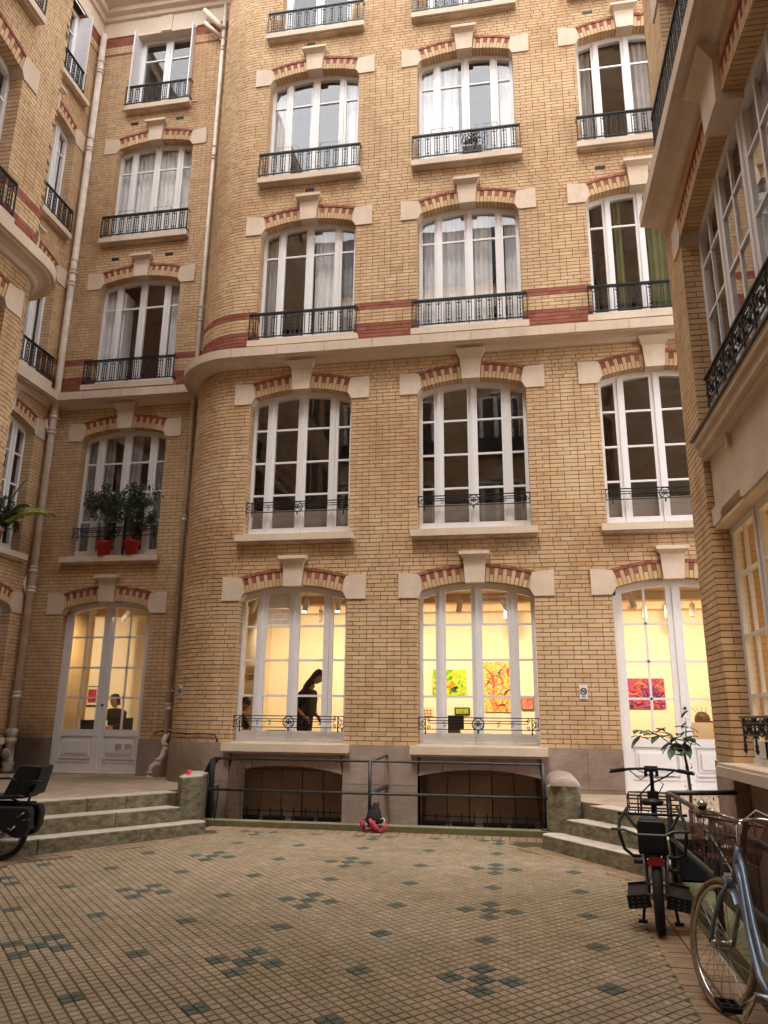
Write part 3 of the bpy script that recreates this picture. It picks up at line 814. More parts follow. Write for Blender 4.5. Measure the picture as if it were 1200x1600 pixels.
for fr, xs, kinds in ((MAIN, XM, 'wwd'), (BAY, [XB], 'd'), (SIDE, [XS], 'w')):
    for i, x in enumerate(xs):
        main = fr is MAIN
        for S_, key in ((S0, 'short'), (S1, 'long'), (S2, 'short'), (S3, 'short')):
            arch(B, fr, x, S_, key, single=(S_ in (S0, S1) and fr is not SIDE))
        if kinds[i] == 'w':
            B.part('sill', SILL3, fr, x, 0, 1.18); B.part('balcony_railing', SR, fr, x, .06, 1.425)
        B.part('sill', SILL, fr, x, 0, 4.60); B.part('balcony_railing', SR, fr, x, .06, 5.03)
        B.part('sill', SILL, fr, x, 0, 8.27); B.part('sill', SILL, fr, x, 0, 11.80)
        sm = SILL if fr is not BAY else sill_mesh(.80)
        B.part('sill', SILL if main else sm, fr, x, 0, 15.32)
        big_rail(B, fr, x, 8.295); big_rail(B, fr, x, 11.825); big_rail(B, fr, x, 15.34, hw=1.012 if main else .80)
def cur(a, b, y=.42, m_='curtain_white', z=None): return (a, b, min(y, .33)+.02*(y > .4), m_, z)
# ground floor
place_window(B, MAIN, XM[0], S0, A0b, inner=False, zb=1.18); place_window(B, MAIN, XM[1], S0, A0c, inner=False, zb=1.18)
place_door(B, MAIN, XM[2]); place_door(B, BAY, XB)
place_window(B, SIDE, XS, S0, A0, inner=True, zb=1.18)
# first floor
for x in XM:
    w = place_window(B, MAIN, x, S1, A1, zb=4.60, curtains=())
    c = MB(); c.box(-.88, .88, .262, .266, 4.72-S1, 5.12-S1, 'window_film'); put('window_film', c.mesh('window_film'), w)
place_window(B, BAY, XB, S1, A1, zb=4.60, curtains=(cur(-.9, -.35, .42, 'curtain_grey'), cur(-.12, .25, .45, 'curtain_grey'), cur(.55, .9, .42, 'curtain_grey')))
place_window(B, SIDE, XS, S1, A1, zb=4.60)
# second floor
place_window(B, MAIN, XM[0], S2, A2d, zb=8.27, curtains=(cur(.08, .5), cur(.6, .9, .45, 'curtain_grey'), cur(-.9, -.7, .45, 'curtain_grey')))
place_window(B, MAIN, XM[1], S2, A2, zb=8.27, curtains=(cur(-.9, -.02, .42), cur(.03, .42, .45), cur(.66, .9, .42)))
place_window(B, MAIN, XM[2], S2, A2d, zb=8.27, curtains=(cur(-.62, -.5, .42, 'curtain_green'), cur(-.42, -.3, .48, 'curtain_green'), cur(.14, .9, .36, 'curtain_green')))
# recessed bay, second floor: left casement stands open, brown room behind
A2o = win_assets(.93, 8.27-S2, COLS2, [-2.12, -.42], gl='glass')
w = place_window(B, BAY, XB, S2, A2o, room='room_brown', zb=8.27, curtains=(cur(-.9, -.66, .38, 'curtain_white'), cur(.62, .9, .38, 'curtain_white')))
o_ = MB(); o_.box(-.48, -.44, .26, .62, -2.2, .02, 'wood_white'); put('open_casement', o_.mesh('open_casement'), w)
l_ = MB(); l_.lathe([(.01, -.03), (.03, -.02), (.02, .03), (.005, .04)], 'lamp_small', 8); put('wall_lamp', l_.mesh('wall_lamp'), w, (.28, 1.6, -.75))
place_window(B, SIDE, XS, S2, A2, zb=8.27, curtains=(cur(-.9, .9),))
# third floor
place_window(B, MAIN, XM[0], S3, A2, zb=11.80, curtains=(cur(-.9, -.5, .4), cur(-.15, -.1, .42), cur(.5, .9, .4)))
place_window(B, MAIN, XM[1], S3, A2, zb=11.80, curtains=(cur(-.9, -.62, .4), cur(-.5, -.15, .44), cur(.66, .9, .4)))
place_window(B, MAIN, XM[2], S3, A2d, zb=11.80, curtains=(cur(-.85, -.66, .4, 'curtain_grey'), cur(.1, .9, .5, 'curtain_grey')))
place_window(B, BAY, XB, S3, A2d, zb=11.80, curtains=(cur(-.9, .9, .38),))
place_window(B, SIDE, XS, S3, A2d, zb=11.80, curtains=(cur(-.9, .9, .38),))
# attic floor
for fr, x in [(MAIN, q) for q in XM]+[(BAY, XB), (SIDE, XS)]:
    w = place_window(B, fr, x, S4, A4, zb=15.32, hw=.75)
    if fr is not MAIN:                                    # folded louvred shutters stand in the reveal
        for sg in (-1, 1):
            q = MB(); xx = sg*.735
            q.box(xx-.012, xx+.012, -.16, .19, -2.1, -.02, 'wood_white')
            for j in range(26): q.box(xx-.017, xx+.017, -.13, .16, -2.02+j*.075, -1.98+j*.075, 'wood_white')
            put('shutter', q.mesh('shutter'), w)
for x, z in ((-6.33, 11.29), (-5.06, 11.29), (-6.24, 14.87), (-5.12, 14.87)): vent(B, BAY, x, z)
for x, z in ((-1.54, 11.47), (3.92, 11.26), (3.90, 14.82), (-1.64, 15.0)): vent(B, MAIN, x, z)

def sweep(name, rings_fn, prof, mat, Bd, ledge=None):
    """rings_fn(d) -> plan points for outward offset d"""
    mb = MB(); P = [rings_fn(d) for d, _ in prof]; n = len(P[0]); L = len(prof)
    V = [(P[i][k][0], P[i][k][1], prof[i][1]) for i in range(L) for k in range(n)]
    for i in range(L-1):
        mt_ = mat if not (ledge and i >= L-2) else ledge
        mb.add([V[i*n+k] for k in range(n)]+[V[(i+1)*n+k] for k in range(n)], [(k, n+k, n+k+1, k+1) for k in range(n-1)], mt_)
    mb.add([V[i*n] for i in range(L)], [tuple(range(L))], mat); mb.add([V[i*n+n-1] for i in range(L)], [tuple(range(L-1, -1, -1))], mat)
    return put(name, mb.mesh(name), Bd.root, -Bd.loc)
def main_plan(d):
    ae = -math.pi+math.asin(max(0, (d-.22)/(1.1+d))); pts = [(6.2, -d)]
    for i in range(25):
        a = -math.pi/2+(ae+math.pi/2)*i/24; pts.append((-2.8+(1.1+d)*math.cos(a), 1.1+(1.1+d)*math.sin(a)))
    return pts+[(pts[-1][0], 1.32-d), (-7.37+d, 1.32-d), (-7.37+d, -3.6)]
PROF = [(-.02, 7.765), (.035, 7.78), (.075, 7.83), (.15, 7.862), (.235, 7.868), (.245, 7.88), (.30, 7.885), (.305, 8.05), (.27, 8.066), (-.02, 8.115)]
sweep('cornice', main_plan, PROF, 'stone_cornice', B, 'ledge_grime')
sweep('frieze', main_plan, [(-.02, 17.52), (.03, 17.525), (.03, 17.96), (.09, 17.98), (.12, 18.06), (.22, 18.10), (.25, 18.2), (.42, 18.24), (.45, 18.42), (.55, 18.5), (-.3, 18.65)], 'stone_cornice', B)
for x in (XB,):                                           # lintel keystone of the attic window
    q = MB(); q.prism([(-.13, -.0), (.13, -.0), (.15, .46), (-.15, .46)], -.06, .2, 'stone_cream'); B.part('keystone', q.mesh('keystone'), BAY, x, 0, 17.48)
    q = MB(); q.box(-.78, .78, -.035, .24, 0, .06, 'stone_cream'); B.part('lintel', q.mesh('lintel'), BAY, x, 0, 17.46)

for i in range(11):                                       # butt joints of the cornice blocks
    x = 5.9-i*.87; q = MB(); q.box(x-.002, x+.002, -.3075, -.2, 7.89, 8.048, 'mortar'); B.mpart('cornice_joint', q)
for x in (-6.5, -5.67, -4.9):
    q = MB(); q.box(x-.002, x+.002, 1.32-.3075, 1.32-.2, 7.89, 8.048, 'mortar'); B.mpart('cornice_joint', q)
# plinth of dressed stone with the two basement vaults
def blk(fr, x0, x1, z0, z1, y=-.03, mat='stone_plinth', d=.3):
    mb = MB(); mb.box(x0+.003, x1-.003, y+random.uniform(-.002, .002), d, z0+.003, z1-.003, mat)
    B.mpart('plinth_stone', mb, fr)
jb = MB()
for x0, x1 in ((-2.82, -2.47), (-.605, .573), (2.433, 3.63)):
    cut = [x0, x1] if x1-x0 < .5 else [x0, (x0+x1)/2+.08, x1]
    for a, b in zip(cut[:-1], cut[1:]): blk(MAIN, a, b, .60, 1.18)
    cut = [x0, x1] if x1-x0 < .5 else [x0, x0+(x1-x0)*.62, x1]
    for a, b in zip(cut[:-1], cut[1:]): blk(MAIN, a, b, -.5, .60, mat='stone_base')
    jb.box(x0, x1, -.02, .29, -.5, 1.17, 'mortar')
for xc in (-1.537, 1.503):
    va = lambda x: .735+ .115*(1-(x/.93)**2)
    n = 5; E_ = [-.93+1.86*i/n for i in range(n+1)]
    for i in range(n):
        a, b = E_[i]+.004, E_[i+1]-.004; mb = MB(); xs = np.linspace(a, b, 5)
        sl = .06
        poly = [(x, va(x)) for x in xs]+[(b*(1-sl), 1.05), (a*(1-sl), 1.05)]
        mb.prism(poly[::-1], -.03, .3, 'stone_plinth', Matrix.Translation((xc, 0, 0))); B.mpart('vault_stone', mb)
        mb = MB(); k = .10; wz = -.5
        mb.prism([(a*(1-k)+.004, va(a)+.02), (b*(1-k)-.004, va(b)+.02), (b-.006, wz), (a+.006, wz)], .40+.02*abs(i-2), .5, 'stone_vault', Matrix.Translation((xc, 0, 0)))
        B.mpart('vault_stone', mb)
    jb.box(xc-.93, xc+.93, .47, .52, -.5, .95, 'mortar'); jb.box(xc-.93, xc+.93, .0, .29, .86, 1.04, 'mortar')
    for sg in (-1, 1):
        mb = MB(); e = xc+sg*.93; mb.box(min(e, e+sg*.01), max(e, e+sg*.01), .0, .5, -.5, .8, 'stone_vault'); B.mpart('vault_side', mb)
    g = MB()                                              # grille and dark vents low in the vault
    for i in range(10): g.box(xc-.88+i*.195, xc-.862+i*.195, .2, .218, -.45, .2 if i % 1 == 0 else .1, 'iron_black')
    for z in (-.1, .05, .145): g.box(xc-.9, xc+.9, .205, .215, z, z+.014, 'iron_black')
    B.mpart('basement_grille', g)
    g = MB()
    for a in (-.72, -.26, .22, .64): g.box(xc+a-.19, xc+a+.17, .33, .4, -.3, .06, 'black_plastic')
    B.mpart('basement_vent', g)
B.mpart('plinth_bed', jb)
for xa, xb in ((-7.37, -6.6), (-4.74, -3.9)): blk(BAY, xa, xb, .5, 1.18, mat='stone_plinth')
for xa, xb in ((-3.6, -1.9), (-1.9, -.5), (-.5, 1.3)): blk(SIDE, xa, xb, .5, 1.18)
for i in range(3):
    mb = MB(); a0, a1 = R(-90-30*i-.2), R(-120-30*i+.2); n = 6; V = []; Q = []
    for k in range(n+1):
        a = a0+(a1-a0)*k/n
        for rr, z in ((.8, -.5), (1.13, -.5), (1.13, 1.177), (.8, 1.177)): V.append((-2.8+rr*math.cos(a), 1.1+rr*math.sin(a), z))
    for k in range(n): Q += [(4*k+j, 4*k+(j+1) % 4, 4*k+4+(j+1) % 4, 4*k+4+j) for j in range(4)]
    Q += [(0, 3, 2, 1), (4*n, 4*n+1, 4*n+2, 4*n+3)]
    mb.add(V, Q, 'stone_base'); B.mpart('plinth_stone', mb)
B.finish()

# ------------------------------------------------------------------ LEFT WING
LW = Frame(-4.72, 0, math.pi/2)
BL = Building('apartment_building', (-4.72, -8, 0), 'left wing of yellow brick with rounded corner and stone cornice, beside the recessed door bay')
SB_, B_ = B, BL
opL = [Op(-5.1, .93, 8.27, S2, '2'), Op(-5.1, .93, 11.80, S3, '3'), Op(-5.1, .93, 15.32, S4+.2, '4', arch=False),
       Op(-5.66, 1.86, 4.60, S1, '1', Rr=11.6, hc=1.80)]
BL.wall(LW, -9.5, -3.55, .55, 8.0, [opL[3]]); BL.wall(LW, -9.5, -3.42, 8.09, TOPZ, opL[:3])
BL.arc(-5.32, -3.55, .6, R(0), R(90), .55, 8.0)
BL.arc(-4.99, -3.42, .27, R(0), R(90), 8.09, TOPZ)
for S_ in (S2, S3): arch(BL, LW, -5.1, S_, 'short')
arch(BL, LW, -5.66, S1, 'long', Rr=11.6, hc=1.80)
for z in (8.27, 11.80, 15.32): BL.part('sill', SILL, LW, -5.1, 0, z); big_rail(BL, LW, -5.1, z+.025)
place_window(BL, LW, -5.1, S2, A2, zb=8.27, curtains=(cur(-.9, .9),)); place_window(BL, LW, -5.1, S3, A2, zb=11.8, curtains=(cur(-.9, .9),))
place_window(BL, LW, -5.66, S1, AW1, zb=4.6, hw=1.86)
def lplan(y_end, r):
    cx = -4.72-r
    def f(d):
        return [(-4.72+d, -9.5)]+[(cx+(r+d)*math.cos(R(a)), y_end+(r+d)*math.sin(R(a))) for a in range(0, 91, 9)]+[(-7.3, y_end+r+d)]
    return f
sweep('cornice', lplan(-3.52, .6), PROF, 'stone_cornice', BL, 'ledge_grime')
sweep('frieze', lplan(-3.42, .27), [(-.02, 17.52), (.03, 17.525), (.03, 17.96), (.22, 18.10), (.45, 18.3), (.55, 18.5), (-.3, 18.65)], 'stone_cornice', BL)
mb = MB(); mb.box(-7.36, -5.4, -3.3, -2.96, .5, 18, 'mortar'); BL.mpart('end_wall', mb)
mb = MB(); mb.slab([(-4.70, -9.5), (-4.70, -3.55), (-4.85, -3.1), (-5.3, -2.94), (-5.4, -2.94), (-5.4, -9.5)], .0, .56, 'stone_base'); BL.mpart('plinth_stone', mb)
BL.finish()

# ------------------------------------------------------------------ RIGHT WING
RW = Frame(4.25, 0, -math.pi/2)
BR = Building('apartment_building', (4.25, -8, 0), 'right wing of yellow brick with tall white windows, plaster band and iron balcony')
o1 = Op(5.66, 1.86, 4.60, S1, '1', Rr=11.6, hc=1.80); o0 = Op(5.66, 1.86, 1.18, 4.62, '0', arch=False)
o2 = Op(5.66, 1.72, 8.27, S2, '2', Rr=11.6, hc=1.66); o3 = Op(5.66, 1.72, 11.8, S3, '3', Rr=11.6, hc=1.66)
BR.wall(RW, 3.05, 9.5, ZB, 7.8, [o0, o1]); BR.wall(RW, 3.05, 9.5, 8.09, TOPZ, [o2, o3])
arch(BR, RW, 5.66, S1, None, single=False, Rr=11.6, hc=1.80, kw=.24)
q = MB(); q.prism([(-.235, .17), (.235, .17), (.27, .68), (-.27, .68)], -.06, .243, 'stone_cream')
V = [(-.27, -.06, .62), (.27, -.06, .62), (.34, -.2, .73), (-.34, -.2, .73), (-.27, .01, .62), (.27, .01, .62), (.34, .01, .73), (-.34, .01, .73)]
q.add(V, [(0, 1, 2, 3), (1, 5, 6, 2), (4, 0, 3, 7), (3, 2, 6, 7), (0, 4, 5, 1)], 'stone_cream'); BR.part('keystone', q.mesh('keystone'), RW, 5.66, 0, S1)
arch(BR, RW, 5.66, S2, 'short', Rr=11.6, hc=1.66); arch(BR, RW, 5.66, S3, 'short', Rr=11.6, hc=1.66)
place_window(BR, RW, 5.66, S1, AW1, zb=4.6, hw=1.86, curtains=(cur(-.2, .5, .5), cur(1.2, 1.8, .5)))
AW2 = win_assets(1.72, 8.27-S2, [(a*.92, b*.92) for a, b in WC], [-2.12, -.42], arch=(11.6, .255), gl='glass_upper')
place_window(BR, RW, 5.66, S2, AW2, zb=8.27, hw=1.72, curtains=(cur(-1.6, 1.6, .5),))
place_window(BR, RW, 5.66, S3, AW2, zb=11.8, hw=1.72, curtains=(cur(-1.6, 1.6, .5),))
w = place_window(BR, RW, 5.66, 3.60, AW0, zb=1.18, hw=1.86, room='interior_wall', depth=3.4)
big_rail(BR, RW, 5.66, 8.33, hw=1.78, y=-.2); big_rail(BR, RW, 5.66, 11.83, hw=1.78, y=-.12)
BR.part('sill', sill_mesh(1.8), RW, 5.66, 0, 11.80)
# plaster spandrel between ground and first floor windows, stepped, with a zinc-capped ledge
q = MB()
q.box(-1.84, 1.84, .07, .3, 3.78, 4.34, 'render_beige')
q.prism([(-1.84, 3.60), (-1.55, 3.60), (-1.5, 3.62), (-1.5, 3.66), (-1.42, 3.70), (-.75, 3.70), (-.75, 3.63), (-.68, 3.60), (.68, 3.60), (.75, 3.63), (.75, 3.70), (1.42, 3.70), (1.5, 3.66), (1.5, 3.62), (1.55, 3.60), (1.84, 3.60), (1.84, 3.79), (-1.84, 3.79)], .03, .3, 'render_beige')
BR.mpart('spandrel_panel', MB()) if False else BR.part('spandrel_panel', q.mesh('spandrel_panel'), RW, 5.66, 0, 0)
q = MB(); q.prism([(-1.855, 3.565), (1.855, 3.565), (1.855, 3.6), (-1.855, 3.6)], .045, .3, 'render_beige')
q.box(-1.84, 1.84, .0, .3, 4.34, 4.40, 'render_beige'); q.box(-1.85, 1.85, -.05, .3, 4.40, 4.50, 'render_beige'); q.box(-1.86, 1.86, -.09, .3, 4.50, 4.565, 'render_beige')
q.box(-1.875, 1.875, -.115, .27, 4.567, 4.59, 'zinc'); BR.part('ledge', q.mesh('ledge'), RW, 5.66, 0, 0)
for sx in (-1.0, 1.0):
    q = MB(); q.box(sx-.03, sx+.03, .02, .1, 4.2, 4.34, 'render_beige'); BR.part('ledge_bracket', q.mesh('ledge_bracket'), RW, 5.66, 0, 0)
# ornate hanging railing before the first-floor window and the ground-floor one
def ornate_rail(hw, h=.34):
    P = MB(); t_ = 'iron_black'
    P.box(-hw, hw, -.02, .02, h-.022, h, t_)
    for z in (h-.07, h*.45, .02): P.box(-hw, hw, -.007, .007, z, z+.012, t_)
    n = int(hw*2/.36)
    for i in range(n+1):
        x = -hw+.06+i*(2*hw-.12)/n
        P.box(x-.009, x+.009, -.009, .009, -.12, h, t_); P.lathe([(.002, -.05), (.02, -.02), (.012, .01), (.02, .03), (.002, .06)], t_, 6, (x, 0, -.1))
        if i < n:
            xm = x+(2*hw-.12)/n/2
            ring(P, (xm, h*.46), .075, .009, t_)
            for sg in (-1, 1): scroll(P, (xm+sg*.1, h*.7), .045, .01, 90, 90-sg*400, .008); scroll(P, (xm+sg*.1, h*.2), .045, .01, -90, -90+sg*400, .008)
            P.lathe([(.004, -.05), (.022, 0), (.004, .05)], t_, 6, (xm, 0, h*.46))
    return P.mesh('balcony_railing')
BR.part('balcony_railing', ornate_rail(1.66, .34), RW, 5.66, .06, 4.90)
BR.part('balcony_railing', ornate_rail(1.60, .20), RW, 5.66, .04, 1.43)
q = MB(); q.box(-1.92, 1.92, -.17, .24, -.12, -.03, 'stone_cream'); q.prism([(-1.92, -.03), (1.92, -.03), (1.92, 0), (-1.92, 0)], -.15, .24, 'stone_cream')
BR.part('sill', q.mesh('sill'), RW, 5.66, 0, 1.18)
q = MB(); q.box(3.055, 3.78, -.02, .3, .45, 1.175, 'stone_plinth'); BR.mpart('plinth_stone', q, RW)
q = MB(); q.box(3.055, 3.80, -.025, .3, -.6, .45, 'stone_base'); BR.mpart('plinth_stone', q, RW)
q = MB(); q.box(3.80, 9.5, .12, .3, -.6, 1.06, 'stone_vault'); BR.mpart('plinth_stone', q, RW)
for i in range(5): q = MB(); q.box(3.8+i*1.1, 3.82+i*1.1, .105, .13, -.6, 1.06, 'mortar'); BR.mpart('plinth_joint', q, RW)
def rplan(d): return [(4.25-d, -3.05), (4.25-d, -9.5)]
sweep('cornice', rplan, PROF, 'stone_cornice', BR, 'ledge_grime')
sweep('frieze', rplan, [(-.02, 17.52), (.03, 17.525), (.03, 17.96), (.22, 18.10), (.45, 18.3), (.55, 18.5), (-.3, 18.65)], 'stone_cornice', BR)
q = MB(); q.box(4.27, 6.2, -3.4, -3.06, -.6, 18, 'brick_yellow'); BR.mpart('end_wall', q)
q = MB(); q.box(4.27, 6.2, -3.06, -2.98, 17.5, 18.3, 'stone_cornice'); BR.mpart('end_cornice', q)
BR.finish()

# ------------------------------------------------------------------ the rest of the courtyard, behind the viewer
mt, t, b = newmat('brick_far')
g = N(t, 'ShaderNodeNewGeometry'); sp_ = N(t, 'ShaderNodeSeparateXYZ'); t.links.new(g.outputs['Position'], sp_.inputs[0])
cx_ = N(t, 'ShaderNodeCombineXYZ'); t.links.new(math_(t, 'ADD', sp_.outputs[0], sp_.outputs[1]), cx_.inputs[0]); t.links.new(sp_.outputs[2], cx_.inputs[1])
bt = N(t, 'ShaderNodeTexBrick'); bt.inputs['Scale'].default_value = 1; bt.inputs['Brick Width'].default_value = .23; bt.inputs['Row Height'].default_value = .0693
bt.inputs['Mortar Size'].default_value = .005; bt.inputs['Color1'].default_value = (.50, .335, .16, 1); bt.inputs['Color2'].default_value = (.60, .42, .22, 1); bt.inputs['Mortar'].default_value = (.21, .125, .065, 1)
t.links.new(cx_.outputs[0], bt.inputs['Vector']); t.links.new(bt.outputs[0], b.inputs['Base Color']); b.inputs['Roughness'].default_value = .85
fb = empty('apartment_building', (0, -16, 0), 0, 'yellow brick building closing the courtyard behind the viewer, seen only in the panes', 'building')
FB = Frame(0, -16, math.pi)
q = MB(); q.box(-9, 9, 0, 1, -.3, 19.2, 'brick_far'); q.box(-9, 9, -.35, .2, 7.87, 8.07, 'stone_cornice'); q.box(-9, 9, -.03, .2, 15.0, 17.9, 'stone_cream'); q.box(-9, 9, -.5, .2, 17.9, 18.6, 'stone_cornice')
q.prism([(-9, 19.2), (9, 19.2), (7.6, 21.8), (-7.6, 21.8)], -.2, 2.5, 'roof_slate')
put('wall', q.mesh('wall'), fb, (0, 0, 0), math.pi)
for i, x in enumerate((-4.6, -1.53, 1.53, 4.6)):
    for k, z in enumerate((1.2, 4.6, 8.3, 11.8, 15.3)):
        q = MB(); q.box(-.93, .93, -.02, .05, 0, 2.3 if k < 4 else 1.7, 'wood_white'); q.box(-1.1, 1.1, -.15, 0, -.15, 0, 'stone_cream'); q.box(-.2, .2, -.08, 0, 2.35, 2.9, 'stone_cream')
        for a, b_ in COLS: q.box(a, b_, -.035, -.02, .1, 2.2 if k < 4 else 1.6, 'room_dark')
        if k in (2, 3, 4): q.box(-1, 1, -.2, -.17, .0, .5, 'iron_black')
        put('window', q.mesh('window'), fb, (-x, 0, z), math.pi)
for sx, lab, rt in ((-1, 'plain brick length of the left wing beside the viewer', 0), (1, 'plain brick length of the right wing beside the viewer', 0)):
    q = MB(); x0, x1 = (-6.5, -4.72) if sx < 0 else (4.25, 6.2)
    q.box(x0, x1, -16, -9.5, -.6, 18, 'brick_far')
    xw = -4.72 if sx < 0 else 4.25
    for yy in (-11.4, -14):
        for z in (1.3, 4.6, 8.3, 11.8, 15.3): q.box(xw-.03, xw+.03, yy-.9, yy+.9, z, z+2.2, 'room_dark'); q.box(xw-.05, xw+.05, yy-.03, yy+.03, z, z+2.2, 'wood_white')
    o = q.build('wing_wall'); tag(o, lab, 'wall')

# ------------------------------------------------------------------ COURTYARD GROUND
def gz(y): return .01*(y+7)
def sheet(name, poly, mat, dz=0, **tg):
    mb = MB(); mb.add([(x, y, gz(y)+dz) for x, y in poly], [tuple(range(len(poly)))], mat); return mb.build(name, **tg)
court = [(-2.55, -1.0), (2.5, -1.0), (2.62, -1.5), (4.2, -3.8), (3.60, -3.95), (3.42, -9), (3.42, -16), (-4.72, -16), (-4.72, -4.9)]
gr = sheet('courtyard_ground', court, 'tile_joint', -.009, kind='structure')
HM = np.array([[0.19362253948553348, -0.006266231006666022, 0.32550915768996186], [-0.00032612945322909367, 0.22995412557212633, -6.859313597273198], [-0.0005667429542390531, -0.002192690666168947, 1.0]])
def lat(a, b):
    p = HM @ np.array([a, b, 1.0]); return p[0]/p[2], p[1]/p[2]
field = [(-3.22, -4.25), (-1.93, -2.0), (-1.98, -1.40), (1.98, -1.40), (2.10, -2.0), (3.07, -3.35), (3.07, -12.4), (-3.25, -12.4)]
def inside(p, poly):
    x, y = p; c = False
    for (x0, y0), (x1, y1) in zip(poly, poly[1:]+poly[:1]):
        if (y0 > y) != (y1 > y) and x < (x1-x0)*(y-y0)/(y1-y0)+x0: c = not c
    return c
dark = set()
for a in range(-16, 17, 4):
    for b in range(-20, 25, 4):
        dark.add((a, b))
        if a % 8 == 0 and b % 8 == 0: dark |= {(a+1, b), (a-1, b), (a, b+1), (a, b-1)}
tiles = []
for A_ in range(-60, 61):
    for B_2 in range(-70, 71):
        if (A_+B_2) % 2: continue
        a, b = A_/2, B_2/2
        x, y = lat(a, b)
        if not (-3.6 < x < 3.4 and -12.4 < y < -.9) or not inside((x, y), field): continue
        tiles.append((a, b, x, y, (a, b) in dark))
def tile_geo(mb, a, b, ox, oy, oz, mat):
    c = .485; jz = random.uniform(-.0015, .0015)
    for i in (0, 1):
        for j in (0, 1):
            def pt(u, v, z):                              # u,v in 0..1 over the tile, 45 deg lattice
                U, V_ = (u-.5), (v-.5); x, y = lat(a+(U+V_)*.5*2*.5, b+(U-V_)*.5*2*.5)
                return (x-ox, y-oy, gz(y)+z-oz)
            e = .022; k = .052
            u0, u1 = .5*i+e, .5*i+.5-e; v0, v1 = .5*j+e, .5*j+.5-e
            lo = [pt(u0, v0, -.012), pt(u1, v0, -.012), pt(u1, v1, -.012), pt(u0, v1, -.012)]
            q = k-e; hi = [pt(u0+q, v0+q, jz), pt(u1-q, v0+q, jz), pt(u1-q, v1-q, jz), pt(u0+q, v1-q, jz)]
            mb.add(lo+hi, [(4, 7, 6, 5), (0, 4, 5, 1), (1, 5, 6, 2), (2, 6, 7, 3), (3, 7, 4, 0)], mat)
pav = empty('courtyard_paving', (0, -6, 0)); pav['kind'] = 'structure'
def vis(x, y):
    q = proj((x, y, gz(y))); return q and -5 < q[0] < 1205 and q[1] < 1610
tiles.sort(key=lambda t_: (not vis(t_[2], t_[3]), math.hypot(t_[2]-CAM.x, t_[3]-CAM.y)))
rest = MB()
for k, (a, b, x, y, dk) in enumerate(tiles):
    mat = 'tile_dark' if dk else 'tile_field'
    if k < 300:
        mb = MB(); tile_geo(mb, a, b, x, y, 0, mat); o = put('tile', mb.mesh('tile'), pav, (x, y+6, 0))
    else: tile_geo(rest, a, b, 0, -6, 0, mat)
put('tiles_beyond', rest.mesh('tiles_beyond'), pav, (0, 0, 0), kind='stuff')
bord = []
def inseg(P): return True
def border(p0, p1, width, ncol, pitch):
    """rows of plain pavers along p0->p1, laid to the left of the direction"""
    d = Vector((p1[0]-p0[0], p1[1]-p0[1])); L = d.length; d.normalize(); nrm = Vector((-d.y, d.x)); w = width/ncol
    n = int(L/pitch)
    for c in range(ncol):
        for i in range(n):
            a = pitch*i+.004; b_ = pitch*(i+1)-.004; u0 = w*c+.005; u1 = w*(c+1)-.005
            q = [(p0[0]+d.x*s+nrm.x*u, p0[1]+d.y*s+nrm.y*u) for s, u in ((a, u0), (b_, u0), (b_, u1), (a, u1))]
            bord.append(q)
border((3.50, -12.5), (3.50, -3.6), .41, 2, .115)
border((-2.5, -.66), (2.2, -.66), 0, 1, 1) if False else None
border((2.42, -1.04), (-2.35, -1.04), .36, 1, .115)
border((-3.55, -4.2), (-2.28, -1.9), -.0, 1, 1) if False else None
border((-2.06, -1.72), (-3.95, -4.70), .30, 2, .115)
border((3.66, -3.79), (2.30, -1.775), .28, 2, .115)
border((-3.62, -4.0), (-3.62, -12.3), .33, 2, .115)
bord = [q for q in bord]
bord.sort(key=lambda q: (not vis(*q[0]), math.hypot(q[0][0]-CAM.x, q[0][1]-CAM.y)))
bpav = empty('border_paving', (0, -6, 0)); bpav['kind'] = 'structure'
rest = MB()
def pav_geo(mb, q, ox, oy):
    j = random.uniform(-.002, .002); cx = sum(p[0] for p in q)/4; cy = sum(p[1] for p in q)/4
    lo = [(x-ox, y-oy, gz(y)-.012) for x, y in q]; hi = [((x-cx)*.96+cx-ox, (y-cy)*.96+cy-oy, gz(y)+j) for x, y in q]
    mb.add(lo+hi, [(4, 5, 6, 7), (0, 1, 5, 4), (1, 2, 6, 5), (2, 3, 7, 6), (3, 0, 4, 7)], 'tile_border')
for k, q in enumerate(bord):
    if k < 220: mb = MB(); pav_geo(mb, q, q[0][0], q[0][1]); put('paver', mb.mesh('paver'), bpav, (q[0][0], q[0][1]+6, 0))
    else: pav_geo(rest, q, 0, -6)
put('pavers_beyond', rest.mesh('pavers_beyond'), bpav, (0, 0, 0), kind='stuff')

# kerbs round the two light wells, well floors, earth below
mb = MB()
mb.slab([(-2.46, -1.03), (2.50, -1.03), (2.50, -.80), (-2.55, -.80)], -.5, .135, 'stone_kerb'); mb.build('light_well_kerb', kind='structure')
mb = MB()
for y0, y1 in ((-3.9, -5.2), (-5.21, -6.6), (-6.61, -8.0), (-8.01, -9.6)):
    xa = lambda y: 3.40+.035*(y+9.6)
    mb.slab([(xa(y1), y1), (xa(y1)+.2, y1), (xa(y0)+.2, y0), (xa(y0), y0)], -.6, .15, 'stone_kerb')
mb.slab([(xa(-3.9)+.02, -3.9), (4.25, -3.9), (4.25, -3.72), (xa(-3.9)+.02, -3.72)], -.6, .16, 'stone_kerb'); mb.build('light_well_kerb', kind='structure')
mb = MB(); mb.add([(-2.9, -.9, -.45), (3, -.9, -.45), (3, .6, -.45), (-2.9, .6, -.45)], [(0, 1, 2, 3)], 'stone_base'); mb.build('light_well_floor', kind='structure')
